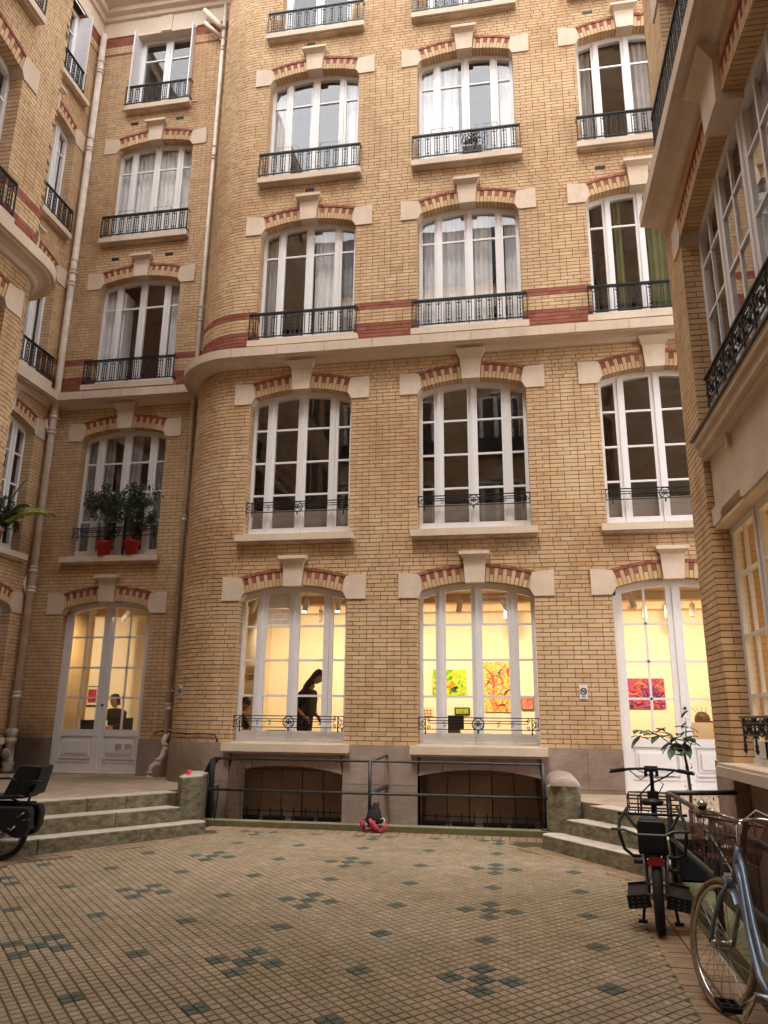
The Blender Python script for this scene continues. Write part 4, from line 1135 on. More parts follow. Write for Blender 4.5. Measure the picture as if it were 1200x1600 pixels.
mb = MB(); mb.add([(3.4, -10, -.55), (4.6, -10, -.55), (4.6, -3.6, -.55), (3.4, -3.6, -.55)], [(0, 1, 2, 3)], 'stone_base'); mb.build('light_well_floor', kind='structure')
mb = MB(); mb.add([(-60, -60, -.62), (60, -60, -.62), (60, 60, -.62), (-60, 60, -.62)], [(0, 1, 2, 3)], 'tile_joint'); mb.build('ground', kind='structure')

# landings and steps
def lline(p0, d, n_, t, off, z=None): return (p0[0]+d[0]*t+n_[0]*off, p0[1]+d[1]*t+n_[1]*off)
pL, dL, nL = (-3.15, -2.37), (.535, .845), (.845, -.535)
pR, dR, nR = (3.13, -2.0), (.56, -.83), (-.83, -.56)
mb = MB(); mb.slab([lline(pL, dL, nL, -3.0, -.3), lline(pL, dL, nL, .98, -.3), (-2.6, .02), (-2.8, 1.8), (-7.5, 1.8), (-7.5, -4.9)], .3, .545, 'landing_stone'); mb.build('landing', kind='structure')
mb = MB(); mb.slab([(2.62, .5), (2.62, -.9), lline(pR, dR, nR, -.5, -.28), lline(pR, dR, nR, 1.9, -.28), (6.2, -3.0), (6.2, .5)], .3, .545, 'landing_stone'); mb.build('landing', kind='structure')
def step_set(label, p0, d, n_, rows):
    e = empty('stone_steps', (p0[0], p0[1], 0), 0, label, 'steps')
    for (ta, tb, o0_, o1_, z0, z1, cuts, rnd) in rows:
        ts = [ta]+cuts+[tb]
        for i, (a, b) in enumerate(zip(ts[:-1], ts[1:])):
            mb = MB(); a2, b2 = min(a, b)+.003, max(a, b)-.003
            pts = [lline((0, 0), d, n_, a2, o0_), lline((0, 0), d, n_, b2, o0_)]
            end = (i == len(ts)-2) and rnd
            front = [(b2, o1_), (a2, o1_)]
            if end:
                w = o1_-o0_
                if rnd > 0: front = [(b2+.0+.16*math.cos(R(q)), o0_+w*.5+w*.5*math.sin(R(q))) for q in range(-80, 81, 20)]+[(a2, o1_)]
                else: front = [(b2, o1_)]+[(a2-.16*math.cos(R(q)), o0_+w*.5+w*.5*math.sin(R(q))) for q in range(80, -81, -20)]
            pts = [lline((0, 0), d, n_, a2, o0_), lline((0, 0), d, n_, b2, o0_)]+[lline((0, 0), d, n_, *f) for f in front]
            ar = sum(pts[k][0]*pts[(k+1) % len(pts)][1]-pts[(k+1) % len(pts)][0]*pts[k][1] for k in range(len(pts)))
            if ar < 0: pts = pts[::-1]
            mb.slab(pts, z0, z1, 'stone_step'); bev = put('step_stone', mb.mesh('step_stone'), e)
            bm_ = bev.modifiers.new('b', 'BEVEL'); bm_.width = .012; bm_.segments = 2
    return e
step_set('worn mossy stone steps on the left climbing to the white double door', pL, dL, nL,
         [(-3.0, 1.0, -.32, 0.0, .32, .552, [-1.6, -.35, .2], 0), (-3.0, .86, -.02, .30, .16, .385, [-1.4, -.1], 0), (-3.0, 1.0, .25, .58, -.1, .205, [-1.2, .1], 1)])
step_set('worn mossy stone steps on the right rising to the half hidden door', pR, dR, nR,
         [(1.95, -.28, -.32, 0.0, .32, .552, [.9], 0), (1.95, -.40, -.02, .28, .16, .385, [.8], 0), (1.95, -.44, .25, .58, -.1, .215, [.7], -1)])
# low end piers
mb = MB(); mb.slab([(-2.64, -1.52), (-2.50, -1.70), (-2.36, -1.37), (-2.62, -.42), (-2.95, -.36)], .05, .765, 'stone_step')
o = mb.build('stone_pier'); tag(o, 'low mossy stone pier at the end of the left steps, pink cup on top', 'pier'); b_ = o.modifiers.new('b', 'BEVEL'); b_.width = .02; b_.segments = 2
e = empty('stone_pier', (2.68, -1.3, 0), 0, 'mossy stone pier with a rounded cap at the end of the right steps', 'pier')
mb = MB(); mb.slab([(-.21, -.13), (.0, -.27), (.22, -.05), (.26, 1.24), (-.1, 1.24)], .05, .755, 'stone_step'); o = put('shaft', mb.mesh('shaft'), e); b_ = o.modifiers.new('b', 'BEVEL'); b_.width = .025; b_.segments = 2
mb = MB(); V = []; Q = []; nn = 9
for k in range(nn+1):
    a = math.pi*k/nn
    for yy, sc in ((-.26, .72), (-.18, .93), (1.2, 1.0)): V.append((.02-.21*math.cos(a)*sc, yy, .755+.115*math.sin(a)*sc))
for k in range(nn): Q += [(3*k, 3*k+1, 3*k+4, 3*k+3), (3*k+1, 3*k+2, 3*k+5, 3*k+4)]
Q += [tuple(3*k for k in range(nn+1))]
mb.add(V, Q, 'stone_base', True); put('cap', mb.mesh('cap'), e)

# ------------------------------------------------------------------ handrails
def rail_thing(label, loc, segs, group=None):
    e = empty('handrail', loc, 0, label, 'handrail')
    for nm, pts, r in segs:
        mb = MB(); mb.tube([Vector(p)-Vector(loc) for p in pts], r, 'rail_dark', 8); put(nm, mb.mesh(nm), e)
    return e
y = -.90
rail_thing('dark pipe handrail along the basement light well under the middle windows', (0, y, .1),
  [('top_rail', [(-2.38, y, .985), (2.46, y, .985)], .017), ('middle_rail', [(-2.44, y, .545), (2.50, y, .545)], .019),
   ('post', [(.0, y, .10), (.0, y, 1.0)], .026), ('post', [(2.44, y, .10), (2.44, y, 1.0)], .026), ('post', [(-2.31, y, .10), (-2.31, y, .56)], .014),
   ('wall_bracket', [(.06, y, 1.0), (.10, -.01, 1.03)], .018), ('wall_bracket', [(.02, y, .545), (.09, -.01, .575)], .032),
   ('wall_bracket', [(2.44, y, .545), (2.52, y-.04, .56), (2.57, -1.1, .60)], .03), ('base_plate', [(2.44, y, .13), (2.44, y, .16)], .06)])
xr = 3.56
rail_thing('rusty pipe handrail round the right hand light well behind the bicycles', (xr, -4.2, .1),
  [('top_rail', [(xr, -4.02, .90), (xr-.1, -9.3, .90)], .022), ('middle_rail', [(xr, -4.02, .49), (xr-.1, -9.3, .49)], .022),
   ('top_rail', [(xr, -4.02, .90), (4.25, -3.76, .90)], .024), ('middle_rail', [(xr, -4.02, .49), (4.25, -3.76, .49)], .022),
   ('post', [(xr, -4.02, .1), (xr, -4.02, .91)], .026), ('post', [(xr-.035, -6.0, .1), (xr-.035, -6.0, .90)], .024), ('post', [(xr-.07, -7.9, .1), (xr-.07, -7.9, .90)], .024)])

# ------------------------------------------------------------------ drainpipes, cable, signs
def drain(label, x, y, r, z0, z1, collars, mat, elbow=None, extra=None):
    e = empty('drainpipe', (x, y, z0), 0, label, 'drainpipe')
    mb = MB(); mb.tube([(0, 0, 0), (0, 0, z1-z0)], r, mat, 14); put('pipe', mb.mesh('pipe'), e)
    cm = MB(); cm.lathe([(r, -.06), (r*1.28, -.05), (r*1.32, -.02), (r*1.1, -.01), (r*1.08, .03), (r*1.3, .035), (r*1.25, .06), (r, .065)], mat, 14); me = cm.mesh('collar')
    bm2 = MB(); bm2.box(-r*1.9, r*1.9, -.012, .012, -.008, .008, mat); bm2.tube([(r*1.13*math.cos(R(a)), r*1.13*math.sin(R(a)), 0) for a in range(0, 360, 30)], .009, mat, 4, True); me2 = bm2.mesh('bracket')
    for c in collars: put('collar', me, e, (0, 0, c-z0)); put('bracket', me2, e, (0, 0, c-z0+.28))
    if elbow:
        mb = MB(); mb.tube([Vector(p)-Vector((x, y, z0)) for p in elbow], r*1.12, mat, 12); put('foot', mb.mesh('foot'), e)
        for p in elbow[::2]: put('collar', me, e, Vector(p)-Vector((x, y, z0)), (R(0), R(0), 0))
    if extra: extra(e, x, y, z0)
    return e
def ex1(e, x, y, z0):
    mb = MB(); mb.tube([(.0, -.1, .18), (.0, -.1, .181)], .01, 'pipe_old', 4)
    mb.lathe([(.03, -.02), (.085, -.018), (.095, .0), (.085, .02), (.05, .03)], 'pipe_old', 14, (0, 0, 0), Matrix.Translation((0, -.1, .33)) @ Matrix.Rotation(R(90), 4, 'X')); put('inspection_cap', mb.mesh('inspection_cap'), e)
    mb = MB(); mb.lathe([(.08, 0), (.115, .03), (.1, .1), (.12, .16), (.085, .2), (.085, .5), (.11, .52), (.11, .6), (.07, .62), (.11, .66), (.115, .74), (.075, .78)], 'pipe_old', 14); put('foot', mb.mesh('foot'), e)
    for z in (7.35, 4.0):
        mb = MB(); mb.tube([(-.0, -.0, z-z0-.25), (-.14, -.03, z-z0+.05), (-.15, -.0, z-z0+.2)], .045, 'pipe_cream', 8); put('branch', mb.mesh('branch'), e)
drain('thick cream drainpipe in the far left corner of the courtyard', -7.22, 1.17, .072, .56, 17.5, [1.95, 3.95, 4.35, 7.25, 7.6, 10.7, 11.0, 14.2, 16.4], 'pipe_cream', None, ex1)
def ex2(e, x, y, z0):
    mb = MB(); mb.tube([(-.5, -.06, 17.75-z0), (-.12, -.03, 17.3-z0), (0, 0, 17.15-z0)], .065, 'pipe_cream', 12); mb.tube([(-.48, -.05, 17.4-z0), (-.06, -.0, 16.95-z0)], .045, 'pipe_cream', 10); put('branch', mb.mesh('branch'), e)
drain('thin cream drainpipe in the corner beside the rounded facade', -4.155, 1.20, .044, 1.25, 17.9, [1.75, 5.3, 9.6, 13.6, 16.6], 'pipe_cream',
      [(-4.14, 1.235, 1.3), (-4.17, 1.13, 1.16), (-4.12, 1.12, 1.05), (-4.14, 1.10, .92), (-4.20, 1.05, .80), (-4.29, 1.0, .72), (-4.31, .99, .58)], ex2)
mb = MB(); pts = []
for i in range(15):
    a = R(-180+90*i/14); pts.append((-2.8+1.125*math.cos(a), 1.1+1.125*math.sin(a), 1.31-.006*math.sin(i*1.4)))
mb.tube([(-4.45, 1.28, 1.27), (-4.3, 1.28, 1.33)]+pts+[(-2.74, -.03, 1.30), (-2.70, -.03, 1.24), (-2.70, -.03, 1.19)], .012, 'iron_black', 6)
tag(mb.build('cable'), 'dark cable running round the rounded wall just above the plinth', 'cable')
def no_smoking(label, loc, rot):
    e = empty('no_smoking_sign', loc, rot, label, 'sign')
    mb = MB(); mb.box(-.06, .06, -.006, 0, -.105, .105, 'paper_white'); put('plate', mb.mesh('plate'), e)
    mb = MB(); ring(mb, (0, .01), .045, .006, 'ink_blue', n=20, y=-.01); mb.tube([(-.033, -.01, .043), (.033, -.01, -.023)], .006, 'ink_blue', 4)
    mb.box(-.03, .022, -.0095, -.0065, .0, .012, 'ink_blue'); mb.tube([(.02, -.009, .02), (.03, -.009, .03), (.022, -.009, .036)], .003, 'ink_blue', 4)
    put('symbol', mb.mesh('symbol'), e)
    mb = MB(); mb.box(-.035, .035, -.0085, -.0065, -.07, -.064, 'ink_blue'); mb.box(-.025, .025, -.0085, -.0065, -.085, -.08, 'ink_blue'); put('caption', mb.mesh('caption'), e)
no_smoking('white no smoking sign on the flat wall left of the right hand door', (3.11, -.008, 2.005), 0)
a = R(-150); no_smoking('white no smoking sign on the rounded wall beside the thin drainpipe', (-2.8+1.112*math.cos(R(-130)), 1.1+1.112*math.sin(R(-130)), 1.99), R(-130+90))
for k, x in enumerate((-5.23, -5.04)):
    mb = MB(); mb.box(-.075, .075, -.003, 0, -.07, .07, 'paper_white'); mb.box(-.065, .065, -.0045, -.003, -.05, .05, 'stone_soft')
    tag(mb.build('paper_notice', None, (x, 1.32+.186, 1.03)), ('left' if k == 0 else 'right')+' one of the two small notices taped on the left door', 'notice')

# ------------------------------------------------------------------ GALLERY INTERIOR
def room(name, V, mat): mb = MB(); mb.add(V, [tuple(range(len(V)))], mat); return mb.build(name, kind='structure')
zf, zc = .75, 3.80
room('gallery_back_wall', [(-9.5, 4, zf), (7, 4, zf), (7, 4, zc), (-9.5, 4, zc)], 'interior_wall')
room('gallery_floor', [(-9.5, 1.62, zf), (-3.9, 1.62, zf), (-2.7, .3, zf), (7, .3, zf), (7, 4, zf), (-9.5, 4, zf)], 'interior_floor')
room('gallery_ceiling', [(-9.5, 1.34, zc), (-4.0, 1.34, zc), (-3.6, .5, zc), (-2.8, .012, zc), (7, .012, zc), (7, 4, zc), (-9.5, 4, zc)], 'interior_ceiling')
room('gallery_side_wall', [(-9.0, 1.35, zf), (-9.0, 4, zf), (-9.0, 4, zc), (-9.0, 1.35, zc)], 'interior_wall')
room('gallery_side_wall', [(6.6, .3, zf), (6.6, 4, zf), (6.6, 4, zc), (6.6, .3, zc)], 'interior_wall')
mb = MB(); mb.box(-3.35, -3.20, 1.9, 4, zf, zc, 'interior_wall'); mb.build('gallery_partition', kind='structure')
mb = MB(); mb.box(-2.75, -2.62, .95, .1+3.4, zf, zc, 'interior_shade') if False else None
for y in (1.72, 2.9): mb = MB(); mb.box(-9, 6.6, y, y+.16, zc-.14, zc-.002, 'interior_ceiling'); mb.build('ceiling_beam', kind='structure')
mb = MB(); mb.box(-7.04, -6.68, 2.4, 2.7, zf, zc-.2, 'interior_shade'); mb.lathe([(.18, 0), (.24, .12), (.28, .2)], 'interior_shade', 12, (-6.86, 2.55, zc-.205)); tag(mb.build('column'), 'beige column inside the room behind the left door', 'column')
for x in (-7.6, -5.6, -3.9, -2.3, -.9, .5, 1.9, 3.3, 4.7, 5.9):
    ld = bpy.data.lights.new('gallery_light', 'SPOT'); ld.energy = 54; ld.color = (1, .75, .45); ld.spot_size = R(118); ld.spot_blend = 1; ld.shadow_soft_size = .05
    lo = bpy.data.objects.new('gallery_light', ld); COL.objects.link(lo); lo.location = (x, 1.55, zc-.32)
    lo.rotation_euler = Vector((0, -1.0*2.4, 1.5)).to_track_quat('Z', 'Y').to_euler()
for yy in (-4.8, -6.6):
    ld = bpy.data.lights.new('wing_room_light', 'SPOT'); ld.energy = 40; ld.color = (1, .70, .38); ld.spot_size = R(150); ld.spot_blend = 1; ld.shadow_soft_size = .08
    lo = bpy.data.objects.new('wing_room_light', ld); COL.objects.link(lo); lo.location = (5.4, yy, 3.75); lo.rotation_euler = (0, R(-18), 0)
# track spotlights hanging from the ceiling
sp_me = MB(); sp_me.lathe([(.045, -.12), (.05, -.1), (.05, .1), (.03, .12)], 'wood_white', 12); sp_me = sp_me.mesh('lamp_body')
gl_me = MB(); gl_me.lathe([(.034, -.124), (.036, -.119)], 'lamp_glow', 12); gl_me = gl_me.mesh('bulb')
st_me = MB(); st_me.tube([(0, 0, 0), (0, 0, .16)], .009, 'wood_white', 6); st_me = st_me.mesh('stem')
SPOTS = [(-2.55, .95, 0, 'first window from the left, left pane', 18), (-1.57, .95, 1, 'first window, glowing beside the louvred pane', 8), (-.98, .95, 1, 'first window, glowing in the right side pane', 0),
         (-1.65, 2.3, 0, 'first window, further back and small', 0), (1.15, 1.3, 0, 'second window, left casement', 8), (1.95, 1.3, 0, 'second window, behind the slatted pane', -30), (1.95, 2.2, 0, 'second window, further back behind the slats', 0),
         (4.05, 1.0, 0, 'right door, nearest its left edge', -18), (4.45, 2.4, 0, 'right door, in the middle of the left leaf', 4), (4.85, 2.4, 0, 'right door, close to the centre stile', 0), (5.25, 2.2, 0, 'right door, seen through the right leaf', 6), (-5.62, 2.0, 0, 'left door, hanging from a short track', 25)]
for x, y, on, wh, tl in SPOTS:
    e = empty('spotlight', (x, y, zc), 0, 'white track spotlight seen through the '+wh, 'spotlight', 'track spotlights on the gallery ceiling')
    put('stem', st_me, e, (0, 0, -.17)); bd = put('lamp_body', sp_me, e, (0, 0, -.27), (R(-12), R(tl), 0))
    if on: put('bulb', gl_me, bd)
for y in (.95, 2.3):
    mb = MB(); mb.box(-2.6 if y < 1 else -2.6, 5.9, y-.015, y+.015, zc-.018, zc-.002, 'wood_white'); tag(mb.build('lighting_track'), 'white lighting track on the gallery ceiling, '+('close to the windows' if y < 1 else 'further back'), 'lighting track')

def picture(name, label, x0, x1, z0, z1, mat, frame=None, y=3.985, mount=None):
    e = empty(name, ((x0+x1)/2, y, z0), 0, label, 'painting'); w, h = (x1-x0)/2, z1-z0
    mb = MB(); mb.box(-w, w, -.03, .01, 0, h, mat if not frame else frame); put('canvas' if not frame else 'frame', mb.mesh('canvas'), e)
    if frame:
        if mount: mb = MB(); mb.box(-w+.02, w-.02, -.034, -.03, .02, h-.02, mount); put('mount', mb.mesh('mount'), e)
        k = .07 if mount else .025; mb = MB(); mb.box(-w+k, w-k, -.038, -.03, k, h-k, mat); put('picture', mb.mesh('picture'), e)
def strokes(n, cols, seed, kind):
    e = [o for o in COL.objects if o.name.startswith('painting')][-1]; rg = random.Random(seed)
    c = [o for o in e.children][0]; w = max(v.co.x for v in c.data.vertices); h = max(v.co.z for v in c.data.vertices)
    for i in range(n):
        col = cols[i % len(cols)]; cx, cz = rg.uniform(-w*.75, w*.75), rg.uniform(h*.12, h*.88); mb = MB(); y_ = -.0315-.0004*i
        if kind == 'blob': L, wd = rg.uniform(.03, .09), rg.uniform(.02, .05)
        else: L, wd = rg.uniform(.08, .2), rg.uniform(.006, .016)
        a = rg.uniform(0, 3.14); bend = rg.uniform(-1.6, 1.6); top_, bot = [], []
        for k in range(9):
            u = k/8-.5; aa = a+bend*u; x = cx+L*u*2*math.cos(aa); z = cz+L*u*2*math.sin(aa); ww = wd*(math.cos(u*2.8)+.15)*rg.uniform(.7, 1.3)
            top_.append((x-math.sin(aa)*ww, z+math.cos(aa)*ww)); bot.append((x+math.sin(aa)*ww, z-math.cos(aa)*ww))
        V = [(max(-w+.004, min(w-.004, x)), y_, max(.004, min(h-.004, z))) for x, z in top_+bot]
        mb.add(V, [(k, k+1, k+10, k+9) for k in range(8)], col); put('brush_mark', mb.mesh('brush_mark'), e)
for nm_, c_ in (('ink_dark', (.03, .012, .012)), ('ink_red', (.75, .06, .03)), ('ink_orange', (.9, .25, .02)), ('ink_yellow', (.9, .62, .03)), ('ink_green', (.03, .16, .02)), ('ink_purple', (.14, .015, .16)), ('ink_pink', (.75, .2, .25)), ('ink_brown', (.3, .09, .02))): flat(nm_, c_, .5, 0, 9, .2, 0, .3)
picture('painting', 'green and yellow abstract painting behind the second window', .36, 1.05, 2.06, 2.59, 'art_green')
strokes(16, ['ink_green', 'ink_green', 'ink_yellow', 'ink_orange', 'ink_dark'], 3, 'blob')
picture('painting', 'large orange and cream abstract painting behind the second window', 1.42, 2.0, 1.75, 2.75, 'art_orange')
strokes(30, ['ink_brown', 'ink_red', 'ink_orange', 'ink_dark', 'ink_pink', 'ink_yellow'], 5, 'line')
picture('painting', 'wide purple and red abstract painting behind the right hand door', 4.18, 4.96, 1.84, 2.42, 'art_purple')
strokes(26, ['ink_purple', 'ink_dark', 'ink_purple', 'ink_orange'], 8, 'line')
picture('framed_picture', 'small yellow picture in a black frame under the green painting', .81, 1.12, 1.68, 1.83, 'art_yellow', 'iron_black')
picture('framed_picture', 'small pink and orange picture in the right side pane of the second window', 2.16, 2.42, 1.79, 2.05, 'art_pink', 'desk_brown')
picture('framed_picture', 'small framed picture half hidden by the column inside the left door', -8.12, -7.82, 1.82, 2.2, 'art_dark', 'iron_black', mount='paper_white')
picture('framed_picture', 'framed red picture behind the left leaf of the left door', -7.47, -7.13, 1.80, 2.23, 'art_red', 'iron_black', mount='paper_white')
mb = MB(); mb.box(.15, .36, 3.95, 3.985, 1.66, 1.82, 'plinth_white')
for i in range(3):
    for j in range(2): mb.box(.18+i*.06, .21+i*.06, 3.94, 3.95, 1.69+j*.06, 1.72+j*.06, 'desk_brown')
tag(mb.build('label_board'), 'small beige card of dots at the lower left of the second window', 'card')
for x, y, z, lab in ((-2.82, 1.86, 2.45, 'faint lettered card on the partition in the first window'), (-4.98, 3.98, 2.75, 'faint lettered card high behind the right leaf of the left door')):
    mb = MB(); mb.box(x-.12, x+.12, y-.01, y, z-.09, z+.09, 'plinth_white')
    for i in range(3): mb.box(x-.08, x+.06-i*.02, y-.014, y-.01, z+.04-i*.04, z+.048-i*.04, 'desk_brown')
    tag(mb.build('wall_card'), lab, 'card')
mb = MB(); mb.box(-2.98, -2.70, 1.88, 2.1, zf, zc, 'interior_wall'); mb.build('gallery_pier', kind='structure')
# furniture
mb = MB(); mb.box(-.135, .135, -.02, .02, 0, .22, 'screen_dark'); e = empty('monitor', (1.065, 1.2, 1.43), 0, 'dark flat screen standing inside the second window', 'screen'); put('screen', mb.mesh('screen'), e); mb = MB(); mb.box(-.13, .07, -.1, .1, -.16, 0, 'desk_brown'); put('stand', mb.mesh('stand'), e)
mb = MB()
for z in (zf, 1.22): pass
e = empty('desk', (1.2, 1.3, zf), 0, 'desk just inside the second window carrying the dark screen', 'desk'); mb.box(-.9, .9, -.35, .35, .48, .52, 'desk_brown'); put('desktop', mb.mesh('desktop'), e)
lg = MB(); lg.box(-.03, .03, -.03, .03, 0, .48, 'desk_brown'); lg = lg.mesh('leg')
for sx in (-.85, .85):
    for sy in (-.3, .3): put('leg', lg, e, (sx, sy, 0))
e = empty('desk', (-1.9, .85, zf), 0, 'long desk just inside the first window below the railing', 'desk'); mb = MB(); mb.box(-1.0, 1.5, -.3, .3, .50, .54, 'desk_brown'); put('desktop', mb.mesh('desktop'), e)
for sx in (-.95, 1.45):
    for sy in (-.25, .25): put('leg', lg, e, (sx, sy, 0))
mb = MB(); mb.box(-.17, .17, -.1, .1, 0, .09, 'screen_dark'); tag(mb.build('box', None, (-1.93, .75, 1.29)), 'flat dark box on the desk in the middle of the first window', 'box')
mb = MB(); mb.lathe([(.03, 0), (.07, .12)], 'screen_dark', 10); tag(mb.build('bowl', None, (-2.27, .75, 1.29)), 'small dark bowl on the desk left of the flat box', 'bowl')
mb = MB(); mb.box(-.14, .2, -.1, .1, 0, .14, 'screen_dark'); tag(mb.build('box', None, (-.66, .75, 1.29)), 'dark box on the desk at the right side pane of the first window', 'box')
mb = MB(); mb.lathe([(.06, 0), (.12, .03), (.10, .07), (.03, .08)], 'screen_dark', 14); tag(mb.build('bowl', None, (.66, 1.1, 1.27)), 'dark low bowl in the left side pane of the second window', 'bowl')
mb = MB(); mb.slab([(-.14, -.1), (.14, -.1), (.14, .1), (-.14, .1)], 0, .012, 'screen_dark'); tag_e = empty('laptop', (-6.22, 2.2, 1.28), R(10), 'open black laptop in front of the person behind the left door', 'laptop')
put('keyboard', mb.mesh('keyboard'), tag_e); mb = MB(); mb.box(-.17, .17, -.006, .006, 0, .22, 'screen_dark'); put('screen', mb.mesh('screen'), tag_e, (0, -.1, .01), (R(14), 0, 0))
e = empty('desk', (-6.0, 2.3, zf), 0, 'desk behind the left door where the seated person works', 'desk'); mb = MB(); mb.box(-.8, .6, -.3, .25, .49, .53, 'desk_brown'); put('desktop', mb.mesh('desktop'), e)
for sx in (-.75, .55):
    for sy in (-.25, .2): put('leg', lg, e, (sx, sy, 0))
mb = MB(); mb.box(-.3, .3, -.2, .2, 0, .83, 'plinth_white'); tag(mb.build('display_plinth', None, (5.42, 2.6, zf)), 'pale display plinth behind the right leaf of the right door', 'plinth')
e = empty('sculpture', (5.33, 2.6, 1.58), 0, 'small dark domed sculpture with thin wires on the display plinth', 'sculpture')
mb = MB(); mb.lathe([(.13, 0), (.135, .06), (.12, .12), (.08, .17), (.02, .19)], 'bronze_dark', 12); mb.box(.08, .2, -.04, .04, 0, .03, 'bronze_dark'); put('dome', mb.mesh('dome'), e)
mb = MB()
for a in (-50, -25, 0, 25): mb.tube([(.1*math.sin(R(a)), 0, .15), (.22*math.sin(R(a)), 0, .27)], .004, 'bronze_dark', 4)
put('wires', mb.mesh('wires'), e)
mb = MB(); mb.box(-1.36, -1.0, 3.96, 3.99, zf, 2.95, 'wood_warm'); mb.box(-2.15, -1.36, 3.97, 3.995, zf, 2.95, 'interior_wall')
e = empty('inner_door', (-1.62, 3.97, zf), 0, 'plain cream door with a brass handle in the gallery back wall', 'door')
bpy.data.objects.remove(o) if False else None
q = MB(); q.box(-.45, .45, -.02, .02, 0, 2.2, 'interior_wall'); put('door_leaf', q.mesh('door_leaf'), e); q = MB(); q.box(.3, .33, -.06, -.02, .95, 1.15, 'desk_brown'); put('handle', q.mesh('handle'), e)

# ------------------------------------------------------------------ PEOPLE
def skin(name, joints, edges, rad, mat, parent, root=0, sub=1, smooth=True):
    me = bpy.data.meshes.new(name); me.from_pydata([Vector(j) for j in joints], edges, []); me.update()
    ob = bpy.data.objects.new(name, me); COL.objects.link(ob)
    md = ob.modifiers.new('skin', 'SKIN'); md.use_smooth_shade = smooth
    if not me.skin_vertices: 
        bm = None
    for i, r in enumerate(rad):
        rr = r if isinstance(r, tuple) else (r, r); me.skin_vertices[0].data[i].radius = rr; me.skin_vertices[0].data[i].use_root = (i == root)
    if sub: sb = ob.modifiers.new('sub', 'SUBSURF'); sb.levels = sub; sb.render_levels = sub
    dg = bpy.context.evaluated_depsgraph_get(); ev = ob.evaluated_get(dg); m2 = bpy.data.meshes.new_from_object(ev)
    m2.materials.clear(); m2.materials.append(MATS[mat]); bpy.data.objects.remove(ob)
    for p in m2.polygons: p.use_smooth = True; p.material_index = 0
    return put(name, m2, parent)
def ensure_skin(me): pass
def head(parent, loc, rot, hair='long', r=.10):
    """face looks along +x before rotation"""
    M = Matrix.Translation(loc) @ Euler(rot).to_matrix().to_4x4()
    mb = MB(); pr = [(.03, -.125), (.052, -.115), (.068, -.08), (.078, -.03), (.082, .02), (.078, .06), (.055, .10), (.02, .118)]
    V = []; F = []; n = 14
    for rr, z in pr:
        for k in range(n):
            a = 2*math.pi*k/n; x = rr*1.12*math.cos(a); y = rr*.92*math.sin(a)
            if math.cos(a) > .95: x += {-.03: .022, .02: .004, -.08: .006, -.115: .008}.get(z, 0)
            if z < -.05 and math.cos(a) < 0: x *= .7
            V.append(M @ Vector((x, y, z)))
    for i in range(len(pr)-1):
        for k in range(n): F.append((i*n+k, i*n+(k+1) % n, (i+1)*n+(k+1) % n, (i+1)*n+k))
    F += [tuple(range(n-1, -1, -1)), tuple((len(pr)-1)*n+k for k in range(n))]
    mb.add(V, F, 'skin', True)
    for sg in (-1, 1):
        mb.lathe([(.002, -.018), (.012, -.008), (.012, .012), (.002, .02)], 'skin', 6, (0, 0, 0), M @ Matrix.Translation((-.005, sg*.08, -.01)))
    put('head', mb.mesh('head'), parent)
    fm = MB()
    for sg in (-1, 1): fm.box(.078, .088, sg*.03-.012, sg*.03+.012, .0, .01, 'hair_dark', M); fm.box(.08, .09, sg*.03-.018, sg*.03+.018, .022, .028, 'hair_dark', M)
    fm.box(.078, .086, -.022, .022, -.072, -.062, 'red_reflector' if False else 'brown_grip', M); put('face', fm.mesh('face'), parent)
    hb = MB(); V = []; F = []; rows_ = [(.01, .135), (.065, .12), (.092, .07), (.098, .02), (.098, -.04), (.095, -.10)]
    if hair == 'long': rows_ += [(.10, -.18), (.095, -.27), (.075, -.34)]
    for rr, z in rows_:
        for k in range(n+1):
            fr_ = .54 if z < .06 else 1.0
            a = math.pi-fr_*math.pi+2*fr_*math.pi*k/n
            V.append(M @ Vector((rr*1.1*math.cos(a)-.006, rr*math.sin(a), z)))
    for i in range(len(rows_)-1):
        for k in range(n): F.append((i*(n+1)+k, i*(n+1)+k+1, (i+1)*(n+1)+k+1, (i+1)*(n+1)+k))
    hb.add(V, F, 'hair_dark', True); put('hair', hb.mesh('hair'), parent)
def hand(parent, wrist, d, up, r=.009):
    d = Vector(d).normalized(); up = Vector(up).normalized(); s = d.cross(up).normalized(); w = Vector(wrist); mb = MB()
    mb.tube([w-d*.02, w+d*.02, w+d*.085], [.024, .034, .036], 'skin', 8)
    for i, (off, L) in enumerate(((-.028, .062), (-.009, .075), (.010, .07), (.028, .055))):
        b_ = w+d*.08+s*off; mb.tube([b_, b_+d*L*.5-up*.006, b_+d*L*.8-up*.024, b_+d*L-up*.045], [.0095, .009, .008, .006], 'skin', 6)
    b_ = w+d*.03-s*.03; mb.tube([b_, b_-s*.025+d*.03, b_-s*.03+d*.06-up*.01], [.012, .011, .008], 'skin', 6)
    put('hand', mb.mesh('hand'), parent)

